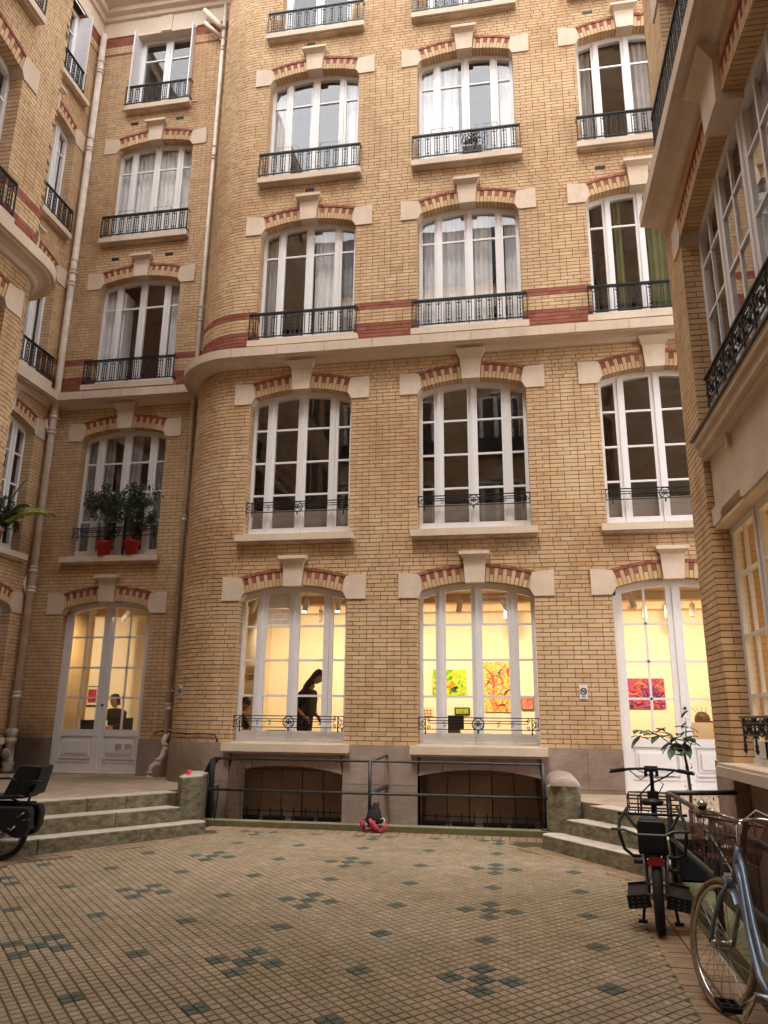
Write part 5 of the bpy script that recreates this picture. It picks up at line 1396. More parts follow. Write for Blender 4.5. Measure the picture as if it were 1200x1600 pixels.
# woman in black bending over the desk
e = empty('person', (-1.60, 1.25, zf), 0, 'woman in loose black clothes with long dark hair leaning forward at the first window', 'person')
J = [(0, 0, .88), (.0, 0, 1.06), (.02, 0, 1.22), (.10, 0, 1.36), (.16, 0, 1.42), (-.02, .09, .82), (-.03, .09, .45), (-.03, .09, .06), (.09, .09, .03), (-.02, -.09, .82), (.03, -.09, .45), (.05, -.09, .06), (.17, -.09, .03),
     (.04, -.17, 1.26), (-.13, -.20, 1.03), (.04, -.20, .86), (.10, .17, 1.26), (.02, .22, 1.02), (.2, .12, .86)]
Ed = [(0, 1), (1, 2), (2, 3), (3, 4), (0, 5), (5, 6), (6, 7), (7, 8), (0, 9), (9, 10), (10, 11), (11, 12), (2, 13), (13, 14), (14, 15), (2, 16), (16, 17), (17, 18)]
Rd = [.12, .115, .11, .05, .048, .085, .05, .035, .03, .085, .05, .035, .03, .055, .04, .028, .055, .04, .028]
skin('body', J, Ed, Rd, 'skin', e)
J2 = [(-.02, 0, .55), (-.01, 0, .85), (.0, 0, 1.06), (.03, 0, 1.24), (.07, 0, 1.33), (.03, -.18, 1.26), (-.10, -.215, 1.10), (-.15, -.21, 1.0), (.09, .18, 1.26), (.03, .24, 1.04), (.05, .22, .98)]
skin('black_dress', J2, [(0, 1), (1, 2), (2, 3), (3, 4), (3, 5), (5, 6), (6, 7), (3, 8), (8, 9), (9, 10)], [(.22, .19), (.20, .17), (.19, .17), (.165, .16), (.10, .10), .09, .10, .09, .09, .085, .065], 'black_cloth', e, 2)
skin('trousers', [(0, 0, .8), (-.02, .09, .7), (-.03, .09, .12), (.0, -.09, .7), (.05, -.09, .12)], [(0, 1), (1, 2), (0, 3), (3, 4)], [.13, .10, .07, .10, .07], 'black_cloth', e)
head(e, (.215, 0, 1.545), (0, R(38), 0))
hand(e, (.04, -.20, .86), (.75, .1, -.55), (.5, 0, .8)); hand(e, (.2, .12, .86), (.6, -.2, -.7), (.6, 0, .7))
# person with short dark hair bending down at the left edge of the first window
e = empty('person', (-2.95, 1.35, zf), 0, 'person with short dark hair bending low in the left side pane of the first window', 'person')
J = [(0, 0, .5), (.0, -.02, .7), (.05, -.05, .86), (.13, -.08, .95), (.17, -.10, .98), (.2, .1, .48), (.42, .1, .44), (.42, .1, .06), (.5, .1, .03), (.2, -.1, .48), (.42, -.1, .44), (.42, -.1, .06), (.5, -.1, .03), (.05, -.22, .82), (.14, -.26, .62), (.32, -.22, .56), (.1, .14, .82), (.2, .2, .62), (.34, .1, .56)]
Rd = [.12, .115, .10, .05, .048, .085, .055, .035, .03, .085, .055, .035, .03, .05, .038, .027, .05, .038, .027]
skin('body', J, Ed, Rd, 'skin', e)
skin('dark_jumper', [(0, 0, .5), (0, -.02, .72), (.05, -.05, .88), (.05, -.22, .82), (.14, -.26, .62), (.1, .14, .82), (.2, .2, .62)], [(0, 1), (1, 2), (2, 3), (3, 4), (2, 5), (5, 6)], [.15, .145, .13, .075, .06, .075, .06], 'black_cloth', e)
head(e, (.235, -.13, 1.06), (0, R(48), R(-20)), hair='short')
hand(e, (.32, -.22, .56), (.8, .3, -.2), (0, 0, 1)); hand(e, (.34, .1, .56), (.8, -.2, -.2), (0, 0, 1))
mb = MB(); mb.box(-3.2, -2.75, 1.15, 1.55, zf+.42, zf+.46, 'desk_brown')
for sx in (-3.17, -2.79):
    for sy in (1.18, 1.5): mb.box(sx, sx+.03, sy, sy+.03, zf, zf+.42, 'desk_brown')
tag(mb.build('stool'), 'low brown stool under the person with short dark hair', 'stool')
# seated person behind the left door
e = empty('person', (-5.96, 2.62, zf), 0, 'person in a black top seated at a desk behind the left door', 'person')
J = [(0, 0, .5), (.0, 0, .7), (.0, 0, .93), (-.02, 0, 1.0), (-.03, 0, 1.06), (-.08, -.2, .48), (-.08, -.42, .44), (-.08, -.42, .06), (-.08, -.52, .03), (.12, -.2, .48), (.12, -.42, .44), (.12, -.42, .06), (.12, -.52, .03), (.18, -.02, .9), (.22, -.12, .66), (.1, -.34, .57), (-.18, -.02, .9), (-.22, -.14, .66), (-.14, -.36, .57)]
skin('body', J, Ed, Rd, 'skin', e)
skin('black_top', [(0, 0, .48), (0, 0, .7), (0, 0, .9), (-.015, 0, .99), (.18, -.02, .89), (.22, -.12, .66), (.12, -.31, .58), (-.18, -.02, .89), (-.22, -.14, .66), (-.15, -.33, .58)], [(0, 1), (1, 2), (2, 3), (2, 4), (4, 5), (5, 6), (2, 7), (7, 8), (8, 9)], [.155, .15, .135, .06, .08, .06, .045, .08, .06, .045], 'black_cloth', e)
head(e, (-.035, -.02, 1.14), (0, R(12), R(-115)), hair='short')
hand(e, (.1, -.34, .57), (-.2, -.9, .0), (0, 0, 1)); hand(e, (-.14, -.36, .57), (.1, -.9, .0), (0, 0, 1))
mb = MB(); mb.box(-6.2, -5.72, 2.5, 2.95, zf+.40, zf+.44, 'screen_dark'); mb.box(-6.18, -5.74, 2.93, 2.96, zf+.44, zf+.8, 'screen_dark')
for sx in (-6.18, -5.77):
    for sy in (2.52, 2.9): mb.box(sx, sx+.03, sy, sy+.03, zf, zf+.40, 'screen_dark')
tag(mb.build('chair'), 'dark chair under the seated person behind the left door', 'chair')

# ------------------------------------------------------------------ PLANTS
def leaves(mb, pts, size, mat, n, long=1.5):
    for _ in range(n):
        c = pts(); s = size*random.uniform(.6, 1.25)
        Mx = Matrix.Translation(c) @ Euler((random.uniform(-1.2, 1.2), random.uniform(-1.2, 1.2), random.uniform(0, 6.3))).to_matrix().to_4x4()
        V = [(-s*long, 0, 0), (-s*.2, -s*.5, .12*s), (s*long, 0, -.25*s), (-s*.2, s*.5, .12*s)]
        mb.add([Mx @ Vector(v) for v in V], [(0, 1, 2), (0, 2, 3)], mat)
def pot(r, h, mat):
    mb = MB(); mb.lathe([(r*.72, 0), (r*.97, h*.86), (r*1.06, h*.87), (r*1.06, h), (r*.93, h), (r*.9, h*.9)], mat, 20); return mb.mesh('pot')
def sill_shrub(label, x, cx, crown_c, crown_r, n):
    e = empty('potted_shrub', (x, 1.24, 4.602), 0, label, 'potted plant', 'potted shrubs on the first floor sill')
    put('pot', pot(.15, .29, 'pot_red'), e)
    tr = MB(); c0 = Vector(crown_c)-Vector((x, 1.24, 4.602))
    for k in range(3):
        pts = [(.02*k, 0, .25), (.03*k-.03, .01, .5), (c0.x*.6+.03*k, -.02, c0.z*.75), (c0.x+random.uniform(-.1, .1), 0, c0.z+.1)]
        tr.tube(pts, [.012, .010, .008, .004], 'bark', 5)
    for k in range(16):
        a = random.uniform(0, 6.3); q = Vector((crown_r[0]*.8*math.cos(a), crown_r[1]*.7*math.sin(a), random.uniform(-.7, .8)*crown_r[2]))
        tr.tube([c0-Vector((0, 0, .15)), c0+q*.5, c0+q], [.006, .004, .002], 'bark', 4)
    put('stem', tr.mesh('stem'), e)
    lf = MB(); cl = []
    for _ in range(34):
        while True:
            q = Vector([random.uniform(-1, 1) for _ in range(3)])
            if .25 < q.length < 1: break
        cl.append(c0+Vector((q.x*crown_r[0], q.y*crown_r[1], q.z*crown_r[2])))
    def P():
        c = random.choice(cl); return c+Vector([random.gauss(0, .055) for _ in range(3)])
    leaves(lf, P, .027, 'leaf_dark', n); put('crown', lf.mesh('crown'), e)
sill_shrub('shrub in the left one of the two red pots above the left door', -5.80, 0, (-5.78, 1.12, 5.63), (.42, .26, .44), 2100)
sill_shrub('shrub in the right one of the two red pots above the left door', -5.22, 0, (-5.08, 1.12, 5.62), (.42, .26, .46), 2100)
mb = MB(); mb.box(-.02, .02, -.02, .02, 0, .95, 'iron_black'); tag(mb.build('stake', None, (-5.36, 1.17, 4.602)), 'dark upright stake between the two red potted shrubs', 'stake')
# palm on the side bay sill
e = empty('potted_palm', (-7.28, .0, 4.602), 0, 'yellowing palm in a small pot on the sill beside the far left drainpipe', 'potted plant')
put('pot', pot(.12, .26, 'pot_terracotta'), e)
fr_ = MB()
def frond(mb, base, d, L, lift, mat, droop=.9, leaf=.3):
    d = Vector(d).normalized(); pts = []
    for i in range(11):
        u = i/10; pts.append(Vector(base)+d*L*u*(1-.15*u)+Vector((0, 0, lift*u-droop*u*u)))
    mb.tube(pts, [.008*(1-.8*i/10) for i in range(11)], mat, 4)
    s = d.cross(Vector((0, 0, 1))).normalized()
    for i in range(2, 44):
        u = i/44; k = u*10; a = int(k); p = pts[a].lerp(pts[min(10, a+1)], k-a)
        for sg in (-1, 1):
            ll = leaf*(1-.55*u)*random.uniform(.85, 1.1); t_ = (pts[min(10, a+1)]-pts[a]).normalized()
            q = p+(s*sg*.75+t_*.75).normalized()*ll-Vector((0, 0, ll*.45)); w = t_*.009
            mid = (p+q)/2+Vector((0, 0, ll*.10)); mb.add([p-w, mid-w*1.2, q, mid+w*1.2, p+w], [(0, 1, 3, 4), (1, 2, 3)], mat)
frond(fr_, (0, .02, .35), (.42, 1.0, 0), 1.35, 1.25, 'leaf_palm', .75, .30)
frond(fr_, (0, .0, .35), (.35, .8, 0), 1.0, 1.15, 'leaf_palm', .65, .28)
frond(fr_, (0, -.02, .35), (.25, .25, 0), .45, 1.45, 'leaf_palmdark', .5, .26)
for d in ((.5, .7, 0), (.45, .35, 0), (.3, .9, 0)): frond(fr_, (0, .0, .35), d, random.uniform(.6, .95), random.uniform(.9, 1.3), 'leaf_palm', .6, .30)
for d in ((.3, .6, 0), (.2, -.4, 0), (.4, .1, 0), (.1, .3, 0), (.35, .45, 0)): frond(fr_, (0, 0, .33), d, .55, random.uniform(.6, 1.0), 'leaf_palmdark', .5, .24)
put('fronds', fr_.mesh('fronds'), e)
lf = MB(); leaves(lf, lambda: Vector((random.gauss(.05, .08), random.gauss(.05, .14), random.uniform(.35, .95))), .035, 'leaf_palmdark', 350); put('lower_leaves', lf.mesh('lower_leaves'), e)
# young tree by the right door
e = empty('sapling', (3.88, -3.28, .30), 0, 'slender young tree with broad green leaves in front of the right door', 'young tree')
put('pot', pot(.12, .16, 'pot_terracotta'), e)
mb = MB(); mb.tube([(0, 0, .05), (.01, 0, .3), (.03, 0, .55), (.02, .01, .8), (.0, 0, .95)], [.022, .02, .017, .016, .012], 'bark', 6)
tips = []
for q in ([(0, 0, .93), (-.10, -.02, 1.02), (-.24, -.04, 1.12), (-.40, -.06, 1.10)], [(0, 0, .93), (-.08, 0, 1.08), (-.17, 0, 1.16), (-.30, .02, 1.17)], [(0, 0, .9), (.03, 0, 1.1), (.04, 0, 1.22), (.05, .02, 1.32)],
          [(-.1, -.02, 1.02), (-.15, -.05, 1.05), (-.12, -.05, .98)], [(0, 0, .95), (.06, 0, 1.0), (.10, 0, 1.1)], [(-.24, -.04, 1.12), (-.36, -.03, 1.18), (-.46, -.05, 1.15)]):
    mb.tube(q, [.009, .007, .005, .003][:len(q)], 'bark', 5); tips.append(q)
put('trunk', mb.mesh('trunk'), e)
def bigleaf(name, base, d, L, mat='leaf_mid'):
    L *= 1.08; d = Vector(d).normalized(); s = d.cross(Vector((0, 0, 1))); s = s.normalized() if s.length > .1 else Vector((0, 1, 0)); up_ = s.cross(d); mb = MB(); V = []; Q = []
    for i, (u, w) in enumerate(((0, .02), (.2, .27), (.45, .36), (.7, .27), (.9, .1), (1, .01))):
        c = Vector(base)+d*L*u-Vector((0, 0, .25*L*u*u)); V += [c-s*w*L+up_*.08*L, c-up_*.02*L, c+s*w*L+up_*.08*L]
        if i: k = 3*i; Q += [(k-3, k-2, k+1, k), (k-2, k-1, k+2, k+1)]
    mb.add(V, Q, mat, True); put('leaf', mb.mesh('leaf'), e)
for b_, d, L in (((-.44, -.05, 1.12), (-.7, -.3, -.6), .14), ((-.30, -.04, 1.14), (-.8, -.2, .1), .11), ((-.26, -.04, 1.12), (-.5, -.5, -.3), .12), ((-.2, -.02, 1.12), (-.2, -.6, .1), .13), ((-.12, -.02, 1.05), (-.8, -.3, -.3), .13),
                 ((-.08, 0, 1.05), (.2, -.7, -.5), .15), ((-.14, 0, 1.10), (.1, -.7, .1), .13), ((.0, 0, 1.1), (.6, -.6, .0), .13), ((.0, 0, 1.05), (.2, -.6, -.7), .15), ((.05, 0, 1.08), (.8, -.1, -.2), .11), ((-.18, 0, 1.17), (-.5, -.2, .3), .11),
                 ((-.05, 0, 1.14), (-.1, -.7, .2), .12), ((.03, 0, 1.16), (.4, -.4, .2), .10), ((-.34, 0, 1.18), (-.6, .1, -.1), .09), ((-.12, -.05, 1.0), (-.4, -.6, -.7), .12), ((-.1, .05, 1.12), (-.6, .5, .1), .12), ((.06, .05, 1.1), (.5, .5, -.1), .12)): bigleaf('leaf', b_, d, L)
for i in range(26):
    q = random.choice(tips); k = random.randrange(1, len(q)); b_ = Vector(q[k])+Vector([random.gauss(0, .035) for _ in range(3)])
    bigleaf('leaf', b_, (random.uniform(-1, 1), random.uniform(-1, .3), random.uniform(-.5, .7)), random.uniform(.07, .125))
lf = MB()
for i in range(26): z = random.uniform(.45, 1.34); leaves(lf, lambda: Vector((.03+random.gauss(0, .04), random.gauss(0, .03), z)), .016, 'leaf_mid', 1, 1.6)
put('small_leaves', lf.mesh('small_leaves'), e)
# pale dried plant behind the basket
e = empty('dried_plant', (3.80, -4.6, -.5), 0, 'wispy pale plant growing up behind the bicycle basket', 'plant'); lf = MB(); mb = MB()
for i in range(9): a = i*.7; mb.tube([(0, 0, 0), (.05*math.cos(a), .05*math.sin(a), .7), (.12*math.cos(a), .12*math.sin(a), 1.15+.03*i)], [.006, .004, .002], 'bark', 4)
put('stems', mb.mesh('stems'), e); leaves(lf, lambda: Vector((random.gauss(0, .09), random.gauss(0, .09), random.uniform(.85, 1.42))), .014, 'leaf_palm', 60); leaves(lf, lambda: Vector((random.gauss(0, .09), random.gauss(0, .09), random.uniform(.8, 1.42))), .014, 'leaf_palmdark', 60); put('foliage', lf.mesh('foliage'), e)

# ------------------------------------------------------------------ SMALL THINGS
mb = MB(); mb.lathe([(.035, 0), (.04, .012), (.032, .016), (.036, .03), (.036, .055), (.028, .062)], 'pink_plastic', 16); tag(mb.build('cup', None, (-2.62, -1.22, .766)), 'small bright pink cup on top of the left mossy pier', 'cup')
e = empty('bundle', (.09, -1.12, gz(-.7)), 0, 'black bag and pink scarf on the kerb by the middle handrail post', 'bag')
mb = MB(); V = []; Q = []; n = 14
for i, (rx, ry, z) in enumerate(((.10, .07, .1), (.12, .08, .15), (.10, .07, .22), (.07, .05, .28), (.05, .03, .33), (.03, .02, .36))):
    for k in range(n): a = 6.2832*k/n; j = 1+.18*math.sin(k*2.3+i*1.7); V.append((.0+rx*j*math.cos(a)+.01*i*.3, .10+ry*j*math.sin(a), z))
for i in range(5):
    for k in range(n): Q.append((i*n+k, i*n+(k+1) % n, (i+1)*n+(k+1) % n, (i+1)*n+k))
Q += [tuple(5*n+k for k in range(n))]
mb.add(V, Q, 'black_cloth', True); put('bag', mb.mesh('bag'), e)
mb = MB()
for sx in (-.02, .03): mb.tube([(sx, .1, .30), (sx+.01, .08, .37), (sx+.03, .1, .38), (sx+.03, .12, .3)], .008, 'black_cloth', 5)
put('strap', mb.mesh('strap'), e)
mb = MB()
def blob(path, r):
    P_ = [Vector(p) for p in path]; mb.tube([p+Vector([random.uniform(-.006, .006) for _ in range(3)]) for p in P_], [r*random.uniform(.75, 1.2) for _ in P_], 'pink_cloth', 9)
def ring_path(cx, cz, r, a0, a1, n=12, y=0): return [(cx+r*math.cos(R(a0+(a1-a0)*i/n)), y-.015*math.sin(i), cz+r*.95*math.sin(R(a0+(a1-a0)*i/n))) for i in range(n+1)]
blob(ring_path(-.07, .115, .085, 130, 380), .026); blob(ring_path(.09, .10, .09, 150, 400, y=-.02), .028); blob([(-.05, -.02, .17), (.0, -.03, .12), (.05, -.03, .06), (.1, -.02, .03)], .03); blob([(-.14, .0, .16), (-.15, -.01, .12), (-.12, -.02, .06)], .03)
put('scarf', mb.mesh('scarf'), e)
mb = MB(); mb.tube([(.12, -.03, .17), (.14, -.03, .19), (.165, -.03, .18), (.17, -.03, .15), (.16, -.03, .12), (.175, -.03, .06), (.16, -.03, .03)], .009, 'white_cord', 6); put('cord', mb.mesh('cord'), e)
# rounded black cover and rusty sheet beside the left pier
e = empty('folded_cover', (-2.52, -.52, .1), 0, 'black rubber cover folded over the left end of the handrail', 'cover')
mb = MB(); V = []; Q = []; n = 14
prof = [(.10, .98), (.02, .99), (-.05, .93), (-.10, .80), (-.15, .68), (-.14, .56), (-.10, .45), (-.10, .2), (-.09, .0)]
for (x, z) in prof:
    for y_ in (-.14, -.05, .06, .16): V.append((x+.012*math.sin(z*19+y_*20), y_, z-.1))
for i in range(len(prof)-1):
    for k in range(3): Q.append((4*i+k, 4*i+k+1, 4*i+5+k, 4*i+4+k))
mb.add(V, Q, 'rubber', True); o = put('sheet', mb.mesh('sheet'), e); sl = o.modifiers.new('s', 'SOLIDIFY'); sl.thickness = .05; sb = o.modifiers.new('b', 'SUBSURF'); sb.levels = 1; sb.render_levels = 1
mb = MB(); mb.tube([(.02, -.12, .86), (.03, -.14, .6), (.03, -.14, .0)], [.05, .045, .05], 'rubber', 8); put('fold', mb.mesh('fold'), e)
mb = MB(); V = [(-2.36, -.2, -.4), (-2.20, -.1, -.4), (-2.20, -.1, .80), (-2.26, -.1, .94), (-2.36, -.2, .90), (-2.40, -.25, .6)]
mb.add(V+[(x+.02, y_+.03, z) for x, y_, z in V], [tuple(range(6)), tuple(range(11, 5, -1))]+[(i, i+6, (i+1) % 6+6, (i+1) % 6) for i in range(6)], 'bark'); tag(mb.build('board'), 'dark reddish board leaning in the light well beside the black cover', 'board')
mb = MB(); mb.box(-.19, .19, -.14, .14, 0, .34, 'navy_stand_in'); mb.box(-.205, .205, -.155, .155, .31, .35, 'navy_stand_in'); o = mb.build('basement_dark_block', None, (3.76, -4.12, .17)); tag(o, 'added navy block standing in for the dark basement area behind the handrail between the two parked bicycles', 'box');  # added block; its dark colour stands in for the unlit basement area
for sx in (-.05, .05): pass
# wire drying racks on two balconies
for lab, fr, x, z in (('thin wire rack on the balcony railing of the third floor window nearest the rounded corner', MAIN, -1.54, 11.83), ('thin wire rack on the third floor balcony railing above the middle window', MAIN, 1.503, 11.83), ('thin wire rack on the third floor balcony of the recessed bay', BAY, XB, 11.83)):
    mb = MB()
    for s in (-.45, .4):
        p = lambda a, b, c: fr.w(x+a, b, z+c)
        mb.tube([p(s-.2, -.1, .5), p(s-.2, -.12, .63), p(s+.2, -.12, .63), p(s+.2, -.1, .5)], .005, 'steel_dull', 4); mb.tube([p(s-.2, .05, .58), p(s+.2, .05, .58)], .004, 'steel_dull', 4); mb.tube([p(s-.2, -.12, .63), p(s-.2, .05, .58)], .004, 'steel_dull', 4); mb.tube([p(s+.2, -.12, .63), p(s+.2, .05, .58)], .004, 'steel_dull', 4)
    tag(mb.build('wire_rack'), lab, 'rack')
mb = MB(); c0 = Vector((1.62, -.05, 12.2)); leaves(mb, lambda: c0+Vector((random.gauss(0, .11), random.gauss(0, .04), random.gauss(0, .08))), .028, 'leaf_dark', 200); put_e = empty('planter', (1.62, -.03, 11.82), 0, 'dark bushy plant in a box behind the third floor railing of the middle window', 'planter'); put('foliage', mb.mesh('foliage'), put_e, (-1.62, .03, -11.82)); mb = MB(); mb.box(-.18, .18, -.07, .07, .0, .2, 'black_plastic'); put('box', mb.mesh('box'), put_e)

# ------------------------------------------------------------------ BICYCLES
def wheel(parent, c, r, tr, heading, lean=0, tmat='rubber', rim='chrome', spokes=28, hubw=.05, nm='wheel'):
    """wheel rolls along +x before turning; heading in radians about z; lean about its rolling axis"""
    w = bpy.data.objects.new(nm, None)
    Mx = (0, 0, 0)
    rimm = MB(); rimm.tube([((r-tr*2.2)*math.cos(R(a)), 0, (r-tr*2.2)*math.sin(R(a))) for a in range(0, 360, 8)], tr*.62, rim, 6, True)
    me = rimm.mesh(nm); o = put(nm, me, parent, c, (lean, 0, heading))
    t_ = MB(); t_.tube([((r-tr)*math.cos(R(a)), 0, (r-tr)*math.sin(R(a))) for a in range(0, 360, 8)], tr, tmat, 8, True); put('tyre', t_.mesh('tyre'), o)
    s_ = MB()
    for k in range(spokes):
        a = 6.2832*k/spokes; a2 = a+(.55 if k % 4 < 2 else -.55); y_ = hubw*(1 if k % 2 else -1)
        s_.tube([((r-tr*2.6)*math.cos(a), 0, (r-tr*2.6)*math.sin(a)), (.028*math.cos(a2+1.57), y_*.8, .028*math.sin(a2+1.57))], .0016, 'chrome', 3, cap=False)
    s_.lathe([(.012, -hubw*1.3), (.03, -hubw), (.018, -hubw*.7), (.018, hubw*.7), (.03, hubw), (.012, hubw*1.3)], 'chrome', 10, (0, 0, 0), Matrix.Rotation(R(90), 4, 'X'))
    put('spokes', s_.mesh('spokes'), o); bpy.data.objects.remove(w)
    return o
def tubes(parent, nm, L, mat=None):
    mb = MB()
    for it in L:
        pts, r, m_ = it; mb.tube(pts, r, m_, 10)
    return put(nm, mb.mesh(nm), parent)
# blue city bicycle, front wheel towards the facade, leaning on the handrail
HB = R(88); LEAN = R(8)
e = empty('bicycle', (3.225, -7.16, gz(-7.2)), (0, 0, 0), 'grey blue city bicycle with a rusty wire basket leaning in the bottom right corner', 'bicycle')
Mb = Matrix.Rotation(LEAN, 4, 'Y')                        # lean to the right, towards +x
def L3(f, s, z):                                          # forward (+y), sideways (+x), height
    return Mb @ Vector((s-.09*f, f, z))
def LL(*P): return [L3(*p) for p in P]
wheel(e, L3(0, 0, .345), .345, .019, R(90+16), -LEAN*0, 'tyre_tan', 'chrome', 32)
for o in e.children:
    o.rotation_euler = (Mb.to_3x3() @ Euler((0, 0, R(90+17))).to_matrix()).to_euler()
tubes(e, 'fork', [(LL((.0, -.06, .345), (-.03, -.062, .45), (-.10, -.055, .60), (-.155, -.03, .70)), .013, 'blue_paint'), (LL((.0, .06, .345), (-.03, .062, .45), (-.10, .055, .60), (-.155, .03, .70)), .013, 'blue_paint'),
      (LL((-.155, -.04, .70), (-.165, 0, .72), (-.155, .04, .70)), .02, 'blue_paint')])
tubes(e, 'frame', [(LL((-.165, 0, .71), (-.20, 0, .90)), .021, 'blue_paint'),
      (LL((-.195, .0, .80), (-.26, 0, .72), (-.40, 0, .50), (-.56, 0, .34), (-.72, 0, .29)), .019, 'blue_paint'), (LL((-.20, .0, .87), (-.28, 0, .80), (-.46, 0, .56), (-.60, 0, .42), (-.80, 0, .40), (-.93, 0, .42)), .016, 'blue_paint'),
      (LL((-.72, 0, .29), (-.93, 0, .80)), .017, 'blue_paint'), (LL((-.72, -.04, .29), (-1.14, -.06, .345)), .011, 'blue_paint'), (LL((-.72, .04, .29), (-1.14, .06, .345)), .011, 'blue_paint'), (LL((-.88, 0, .66), (-1.14, -.06, .345)), .009, 'blue_paint'), (LL((-.88, 0, .66), (-1.14, .06, .345)), .009, 'blue_paint')])
mg = MB(); pts = []
V = []; Q = []
for i in range(12):
    a = R(4+i*3.6); rr = .372
    for s_, dz in ((-.028, -.012), (0, .004), (.028, -.012)): c = L3(-rr*math.sin(a)+.0, s_, .345+(rr+dz)*math.cos(a)); V.append(c)
for i in range(11): Q += [(3*i, 3*i+1, 3*i+4, 3*i+3), (3*i+1, 3*i+2, 3*i+5, 3*i+4)]
mg.add([v for v in V if 1], Q, 'blue_paint', True); put('mudguard', mg.mesh('mudguard'), e)
tubes(e, 'handlebar', [(LL((-.20, 0, .88), (-.215, 0, 1.02), (-.17, 0, 1.03)), .013, 'chrome'), (LL((-.20, 0, 1.03), (-.14, -.06, 1.045), (-.13, -.14, 1.06), (-.22, -.24, 1.065), (-.36, -.27, 1.05)), .011, 'chrome'),
      (LL((-.20, 0, 1.03), (-.14, .06, 1.045), (-.13, .14, 1.06), (-.22, .24, 1.065), (-.36, .27, 1.05)), .011, 'chrome')])
for s in (-1, 1): tubes(e, 'grip', [(LL((-.28, s*.255, 1.06), (-.40, s*.275, 1.045)), .017, 'brown_grip')]); tubes(e, 'brake_lever', [(LL((-.22, s*.24, 1.06), (-.25, s*.25, 1.02), (-.36, s*.27, 1.0)), .005, 'chrome')])
tubes(e, 'brake_cable', [(LL((-.22, -.24, 1.06), (-.05, -.20, 1.02), (-.02, -.08, .90), (-.10, 0, .76), (-.40, .02, .5)), .004, 'curtain_white'), (LL((-.22, .24, 1.06), (-.05, .14, 1.10), (-.10, .02, 1.0), (-.18, .0, .85)), .004, 'curtain_white')])
mb = MB(); mb.lathe([(.004, .0), (.026, .0), (.03, .012), (.02, .028), (.004, .033)], 'chrome', 14, tuple(L3(-.20, -.20, 1.085))); mb.lathe([(.018, -.02), (.024, 0)], 'black_plastic', 10, tuple(L3(-.20, -.20, 1.085))); put('bell', mb.mesh('bell'), e)
bk = MB(); bw, z0, z1 = .17, .80, 1.02
def br(f, s, z): return L3(f, s, z)
for z in (z0, .87, .94, z1):
    k = .82+.18*(z-z0)/(z1-z0)
    bk.tube([br(-.12, -bw*k, z), br(.16*k, -bw*k, z), br(.16*k, bw*k, z), br(-.12, bw*k, z)], .0035 if z != z1 else .006, 'rust_wire', 4, True)
for i in range(13):
    s = -bw+2*bw*i/12; bk.tube([br(.131, s*.82, z0), br(.16, s, z1)], .003, 'rust_wire', 3); bk.tube([br(-.12, s*.82, z0), br(-.12, s, z1)], .003, 'rust_wire', 3); bk.tube([br(-.12, s*.82, z0), br(.131, s*.82, z0)], .003, 'rust_wire', 3)
for i in range(10):
    f = -.12+.26*i/9
    for sg in (-1, 1): bk.tube([br(f, sg*bw*.82, z0), br(f, sg*bw, z1)], .003, 'rust_wire', 3)
put('basket', bk.mesh('basket'), e)
mb = MB()
for sg in (-1,): mb.add([br(-.13, .02, .80), br(-.13, .06, .80), br(-.14, .07, 1.04), br(-.14, .02, 1.04), br(-.12, .02, .80), br(-.12, .06, .80), br(-.13, .07, 1.04), br(-.13, .02, 1.04)], [(0, 1, 2, 3), (4, 7, 6, 5), (0, 4, 5, 1), (3, 2, 6, 7), (0, 3, 7, 4), (1, 5, 6, 2)], 'brown_grip')
put('strap', mb.mesh('strap'), e)
mb = MB(); Mz = Matrix.Translation(L3(-.93, 0, .90)); mb.lathe([(.02, -.02), (.10, 0), (.12, .03), (.09, .055), (.02, .06)], 'saddle_black', 14, (0, 0, 0), Mz @ Matrix.Diagonal((.9, 1.2, 1, 1))); put('saddle', mb.mesh('saddle'), e); tubes(e, 'seat_post', [(LL((-.93, 0, .78), (-.95, 0, .90)), .012, 'chrome')])
mb = MB(); mb.lathe([(.02, -.02), (.085, -.006), (.09, 0), (.085, .006), (.02, .02)], 'steel_dull', 22, (0, 0, 0), Matrix.Translation(L3(-.72, .05, .29)) @ Matrix.Rotation(R(90), 4, 'Y')); put('chainring', mb.mesh('chainring'), e)
tubes(e, 'crank', [(LL((-.72, -.07, .29), (-.58, -.09, .19)), .011, 'chrome'), (LL((-.72, .07, .29), (-.86, .09, .39)), .011, 'chrome'), (LL((-.72, -.08, .29), (-.72, .08, .29)), .02, 'steel_dull')])
def pedal(c, mat='black_plastic'):
    mb = MB(); M_ = Matrix.Translation(c) @ Euler((R(12), R(6), R(12))).to_matrix().to_4x4()
    for yy in (-.045, .035): mb.box(-.05, .05, yy, yy+.012, -.012, .012, mat, M_)
    for xx in (-.05, .0, .042): mb.box(xx, xx+.01, -.045, .045, -.012, .012, mat, M_)
    mb.box(-.05, .05, -.006, .006, -.008, .008, mat, M_); put('pedal', mb.mesh('pedal'), e)
pedal(L3(-.58, -.15, .19)); pedal(L3(-.86, .15, .39))
wheel(e, L3(-1.14, 0, .345), .345, .019, R(90), 0, 'tyre_tan', 'chrome', 32); e.children[-1].rotation_euler = (Mb.to_3x3() @ Euler((0, 0, R(90))).to_matrix()).to_euler()
tubes(e, 'kickstand', [(LL((-.70, -.06, .30), (-.62, -.14, .02)), .009, 'chrome')])

# black long-tail cargo bicycle seen from behind
e = empty('cargo_bicycle', (3.17, -5.60, gz(-5.6)), R(-9), 'black cargo bicycle with rear carrier bars, foot boards and red reflector, seen from behind', 'bicycle')
